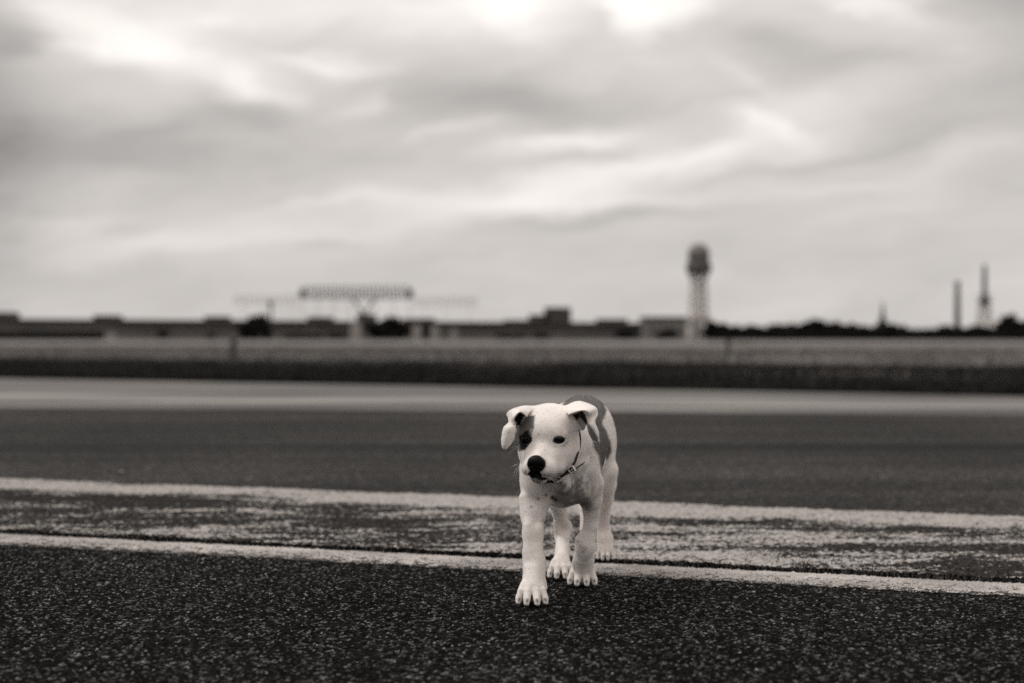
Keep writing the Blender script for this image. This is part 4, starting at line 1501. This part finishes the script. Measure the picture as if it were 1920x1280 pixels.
alb, wet = coat(V)
m = Mat('puppy_coat', 0.7, 0.75, 0.2)
t_ = m.attr('albedo'); wt = m.attr('wet')
c = m.coords()
hairn = m.noise(m.coords((1, 1, 0.35)), 900, 3, 0.6)
m.color(m.math('MULTIPLY', t_, m.ramp(hairn, 0.3, 0.7, 0.97, 1.03)))
m.put(m.mix(wt, 0.8, 0.48), m.b.inputs['Roughness'])
m.put(m.mix(wt, 0.12, 0.09), m.b.inputs['Specular IOR Level'])
m.put(m.mix(wt, m.ramp(t_, 0.1, 0.8, 0.08, 0.7), 0.0), m.b.inputs['Sheen Weight'])
m.b.inputs['Sheen Roughness'].default_value = 0.35
m.b.inputs['Subsurface Weight'].default_value = 0.0
m.b.inputs['Subsurface Radius'].default_value = (0.006, 0.005, 0.004)
m.b.inputs['Subsurface Scale'].default_value = 0.6
m.bump(m.math('ADD', m.noise(c, 260, 3), m.math('MULTIPLY', m.noise(c, 60, 2), 1.5)), 0.25, 0.0015)
M_COAT = m.m

pup = tag(empty('puppy', (0.10, 2.90, 0)), 'short haired white puppy with dark patch round one eye, walking across the white line', 'dog')


def child(name, me, parent=pup, base=(0.10, 2.90, 0)):
    o = link(name, me, parent)
    o.location = (-base[0], -base[1], -base[2])
    return o


me = mesh_np('body', V, F, M_COAT, True)
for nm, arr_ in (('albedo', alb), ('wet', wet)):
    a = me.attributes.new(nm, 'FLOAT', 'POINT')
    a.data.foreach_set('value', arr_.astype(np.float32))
body = child('body', me)

# ---- short coat: strands growing from the skin
me.calc_loop_triangles()
nrm = np.empty(len(V) * 3, np.float32); me.vertex_normals.foreach_get('vector', nrm); nrm = nrm.reshape(-1, 3)
NF = 90000
T = np.concatenate([F[:, [0, 1, 2]], F[:, [0, 2, 3]]])
ar = 0.5 * np.linalg.norm(np.cross(V[T[:, 1]] - V[T[:, 0]], V[T[:, 2]] - V[T[:, 0]]), axis=1)
dens = ar * np.where(wet[T[:, 0]] > 0.3, 0, 1) * np.where(V[T[:, 0], 2] < 0.004, 0, 1)
pick = RNG.choice(len(T), NF, p=dens / dens.sum())
u, v_ = RNG.random(NF), RNG.random(NF)
fl = u + v_ > 1; u[fl], v_[fl] = 1 - u[fl], 1 - v_[fl]
A, B, C_ = V[T[pick, 0]], V[T[pick, 1]], V[T[pick, 2]]
root = A + (B - A) * u[:, None] + (C_ - A) * v_[:, None]
nn = nrm[T[pick, 0]]
# hair lies backward and down along the body, back from the nose on the head
rel = root - np.array(HO)
hyy = rel @ np.array(hf)
onhead = (hyy > -0.03) & (root[:, 2] > 0.215) & (root[:, 1] < 2.74)
flow = np.where(onhead[:, None], -np.array(hf)[None] * 1.0 + np.array([0, 0, 0.1]), np.where((root[:, 2] < 0.2)[:, None], np.array([[0.0, 0.15, -1.0]]), np.array([[0.1, 0.75, -0.55]])))
flow = flow + RNG.normal(0, 0.10, flow.shape)
flow -= nn * (flow * nn).sum(1)[:, None]
flow /= np.linalg.norm(flow, axis=1)[:, None] + 1e-6
rpx, rpy = proj(root)
onear = (root[:, 1] < 2.73) & (((rpx < 969) & (rpy < 845)) | ((rpx > 1094) & (rpy < 832)) | ((rpy < 768) & ((rpx < 1000) | (rpx > 1066))))
L_ = (0.0028 + 0.0012 * RNG.random(NF)) * np.where(onhead, 0.70, 1.0) * np.where(root[:, 2] < 0.05, 0.5, np.where(root[:, 2] < 0.2, 0.75, 1.0)) * np.where(onear, 0.55, 1.0)
p0 = root - nn * 0.0004
p1 = root + (flow * 0.85 + nn * 0.30) * (L_ * 0.5)[:, None]
p2 = root + (flow * 0.96 + nn * 0.28) * L_[:, None]
hc = bpy.data.hair_curves.new('fur')
hc.add_curves([3] * NF)
pts = np.stack([p0, p1, p2], 1).reshape(-1, 3).astype(np.float32)
hc.position_data.foreach_set('vector', pts.ravel()) if hasattr(hc, 'position_data') else hc.attributes['position'].data.foreach_set('vector', pts.ravel())
ra = hc.attributes.get('radius') or hc.attributes.new('radius', 'FLOAT', 'POINT')
ra.data.foreach_set('value', np.tile(np.array([0.00012, 0.00010, 0.00002], np.float32), NF))
al = hc.attributes.new('albedo', 'FLOAT', 'CURVE')
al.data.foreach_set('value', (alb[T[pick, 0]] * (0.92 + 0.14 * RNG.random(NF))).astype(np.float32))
fm = Mat('puppy_fur', 0.75, 0.5, 0.25)
fm.color(fm.attr('albedo'))
for n_ in fm.t.nodes:
    if n_.bl_idname == 'ShaderNodeMath' and abs(n_.inputs[1].default_value - 1.06) < 1e-4: n_.inputs[1].default_value = 1.03
    if n_.bl_idname == 'ShaderNodeMath' and abs(n_.inputs[1].default_value - 0.93) < 1e-4: n_.inputs[1].default_value = 0.965
tr = fm.n('ShaderNodeBsdfTranslucent')
cc = fm.t.nodes.new('ShaderNodeMixShader')
cc.inputs[0].default_value = 0.5
src = fm.b.inputs['Base Color'].links[0].from_socket
fm.t.links.new(src, tr.inputs[0])
fm.t.links.new(fm.b.outputs[0], cc.inputs[1])
fm.t.links.new(tr.outputs[0], cc.inputs[2])
fm.t.links.new(cc.outputs[0], fm.t.nodes['Material Output'].inputs[0])
hc.materials.append(fm.m)
fur = child('fur', hc, body, (0, 0, 0))
fur['kind'] = 'stuff'
try:
    scene.cycles_curves.shape = 'RIBBONS'
except Exception:
    pass

# ---- eyes
m = Mat('eye_dark', 0.003, 0.03, 0.3)
M_EYE = m.m
for c_, r_ in EYES:
    bm = bmesh.new(); bmesh.ops.create_uvsphere(bm, u_segments=32, v_segments=24, radius=r_)
    me = bpy.data.meshes.new('eye'); bm.to_mesh(me); bm.free()
    me.polygons.foreach_set('use_smooth', [True] * len(me.polygons)); me.materials.append(M_EYE)
    o = link('eye', me, pup); o.location = Vector(c_) - Vector((0.10, 2.90, 0))

# ---- claws
M_CLAW = Mat('claw_horn', 0.16, 0.25, 0.6).m
for a_, b_ in CLAWS:
    a_, b_ = Vector(a_), Vector(b_)
    mid = (a_ + b_) / 2 + Vector((0, -0.0006, 0.0006))
    mb = MB().tube([a_ + (a_ - b_) * .5, a_, mid, b_], [0.0017, 0.0017, 0.0016, 0.0009], 8)
    me = bpy.data.meshes.new('claw'); me.from_pydata(mb.v, [], mb.f); me.materials.append(M_CLAW)
    me.polygons.foreach_set('use_smooth', [True] * len(me.polygons))
    child('claw', me)

# ---- whiskers
M_WHISK = Mat('whisker', 0.6, 0.4, 0.4).m
for pts_ in ([(972, 868, 2.60), (962, 872, 2.59), (954, 880, 2.60)], [(971, 837, 2.645), (962, 842, 2.63), (953, 851, 2.63)], [(971, 836, 2.64), (965, 836, 2.63), (959, 839, 2.62)],
             [(973, 873, 2.59), (966, 880, 2.58), (962, 892, 2.58)], [(974, 876, 2.59), (969, 884, 2.58), (966, 896, 2.58)], [(973, 872, 2.59), (967, 871, 2.58), (961, 874, 2.57)]):
    mb = MB().tube([P(*q) for q in pts_], [0.00028, 0.00022, 0.00010], 5)
    me = bpy.data.meshes.new('whisker'); me.from_pydata(mb.v, [], mb.f); me.materials.append(M_WHISK)
    child('whisker', me)


# ---- collar: a thin strap fitted round the neck
def neck_d(p):
    q = [np.array([p[i]]) for i in range(3)]
    f_ = 0.05
    for e in NECK:
        g = float((d_ell(*q, e[1], e[2], e[3]) if e[0] == 'e' else d_cone(*q, *e[1:]))[0])
        f_ = float(smin(np.array([f_]), np.array([g]), 0.02)[0])
    return f_


BV = BVHTree.FromPolygons([tuple(q) for q in V], [tuple(int(i) for i in q) for q in F])
strap_px = [(1087, 806, 2.725), (1088.5, 820, 2.705), (1087.5, 835, 2.690), (1083.5, 850, 2.680), (1078, 865, 2.672), (1068, 878, 2.668), (1057, 889, 2.664), (1046, 897, 2.662), (1035, 902, 2.668),
            (1018, 900, 2.680), (1000, 890, 2.695), (986, 868, 2.710), (982, 842, 2.735), (996, 805, 2.775), (1035, 780, 2.80), (1070, 785, 2.77)]
ctr = Vector((0.085, 2.735, 0.292))
loop = []
for i, q in enumerate(strap_px):
    p = Vector(P(*q))
    if 1 <= i <= 8:
        o_ = Vector((0, 0, CAMZ))
        hit = BV.ray_cast(o_, (p - o_).normalized())
        if hit[0] is not None and hit[0].y < 2.80:
            p = hit[0] - (p - o_).normalized() * 0.003
    if i >= 9 or i == 0:
        dirv = (p - ctr).normalized()
        hit = BV.ray_cast(ctr + dirv * 0.11, -dirv)
        if hit[0] is not None and i >= 12: p = Vector(hit[0]) + dirv * 0.001
    loop.append(p)
N_ = 96
sm = [Vector(catmull([np.array(q) for q in loop + [loop[0]]], t / N_)) for t in range(N_)]
M_STRAP = noisy('collar_strap', 0.02, 0.55, 0.2, 200, 0.4)
v, f = [], []
wd, th = 0.0036, 0.0010
axis = Vector((0.12, 0.75, -0.55)).normalized()
for i, p in enumerate(sm):
    out = (p - ctr); out = (out - axis * out.dot(axis)).normalized()
    wid = axis
    for a_, b_ in ((-1, -1), (1, -1), (1, 1), (-1, 1)):
        v.append(tuple(p + wid * wd * a_ + out * th * b_))
for i in range(N_):
    j = (i + 1) % N_
    for k in range(4):
        f.append((i * 4 + k, i * 4 + (k + 1) % 4, j * 4 + (k + 1) % 4, j * 4 + k))
collar = child('collar', mesh_np('collar', v, f, M_STRAP, False))
# loose end of the strap through the buckle
mb = MB()
ends = [P(1043, 899, 2.655), P(1060, 889, 2.652), P(1076, 880, 2.652), P(1095.5, 866.5, 2.650)]
v, f = [], []
for p in ends:
    for a_, b_ in ((-1, -1), (1, -1), (1, 1), (-1, 1)):
        v.append(tuple(p + Vector((0.3, 0.9, 0.3)).normalized() * 0.0045 * a_ + Vector((0.45, 0, 0.85)).normalized() * 0.0012 * b_))
for i in range(3):
    for k in range(4):
        f.append((i * 4 + k, i * 4 + (k + 1) % 4, i * 4 + 4 + (k + 1) % 4, i * 4 + 4 + k))
f += [(3, 2, 1, 0), (12, 13, 14, 15)]
child('strap_end', mesh_np('strap_end', v, f, M_STRAP), collar, (0, 0, 0))
M_METAL = Mat('buckle_metal', 0.62, 0.28, 0.5); M_METAL.b.inputs['Metallic'].default_value = 0.9; M_METAL = M_METAL.m


def ring(cx, wx, hz, rad, ang, name):
    pts = []
    for i in range(17):
        a_ = 2 * math.pi * i / 16
        x, z = wx * max(-1, min(1, 1.25 * math.cos(a_))), hz * max(-1, min(1, 1.25 * math.sin(a_)))
        pts.append(cx + Vector((x * math.cos(ang) - z * math.sin(ang), -0.001, x * math.sin(ang) + z * math.cos(ang))))
    mb = MB().tube(pts, rad, 6)
    me = bpy.data.meshes.new(name); me.from_pydata(mb.v, [], mb.f); me.materials.append(M_METAL)
    me.polygons.foreach_set('use_smooth', [True] * len(me.polygons))
    return child(name, me, collar, (0, 0, 0))


ring(P(1072, 878.5, 2.648), 0.0062, 0.0050, 0.0009, R(38), 'buckle')
MB_ = MB().tube([P(1073.5, 873.5, 2.645), P(1078.0, 881.5, 2.645)], 0.0026, 8)
me = bpy.data.meshes.new('keeper'); me.from_pydata(MB_.v, [], MB_.f); me.materials.append(M_METAL)
child('keeper', me, collar, (0, 0, 0))
ring(P(1047.5, 898, 2.652), 0.0032, 0.0042, 0.0007, R(10), 'tag_ring')
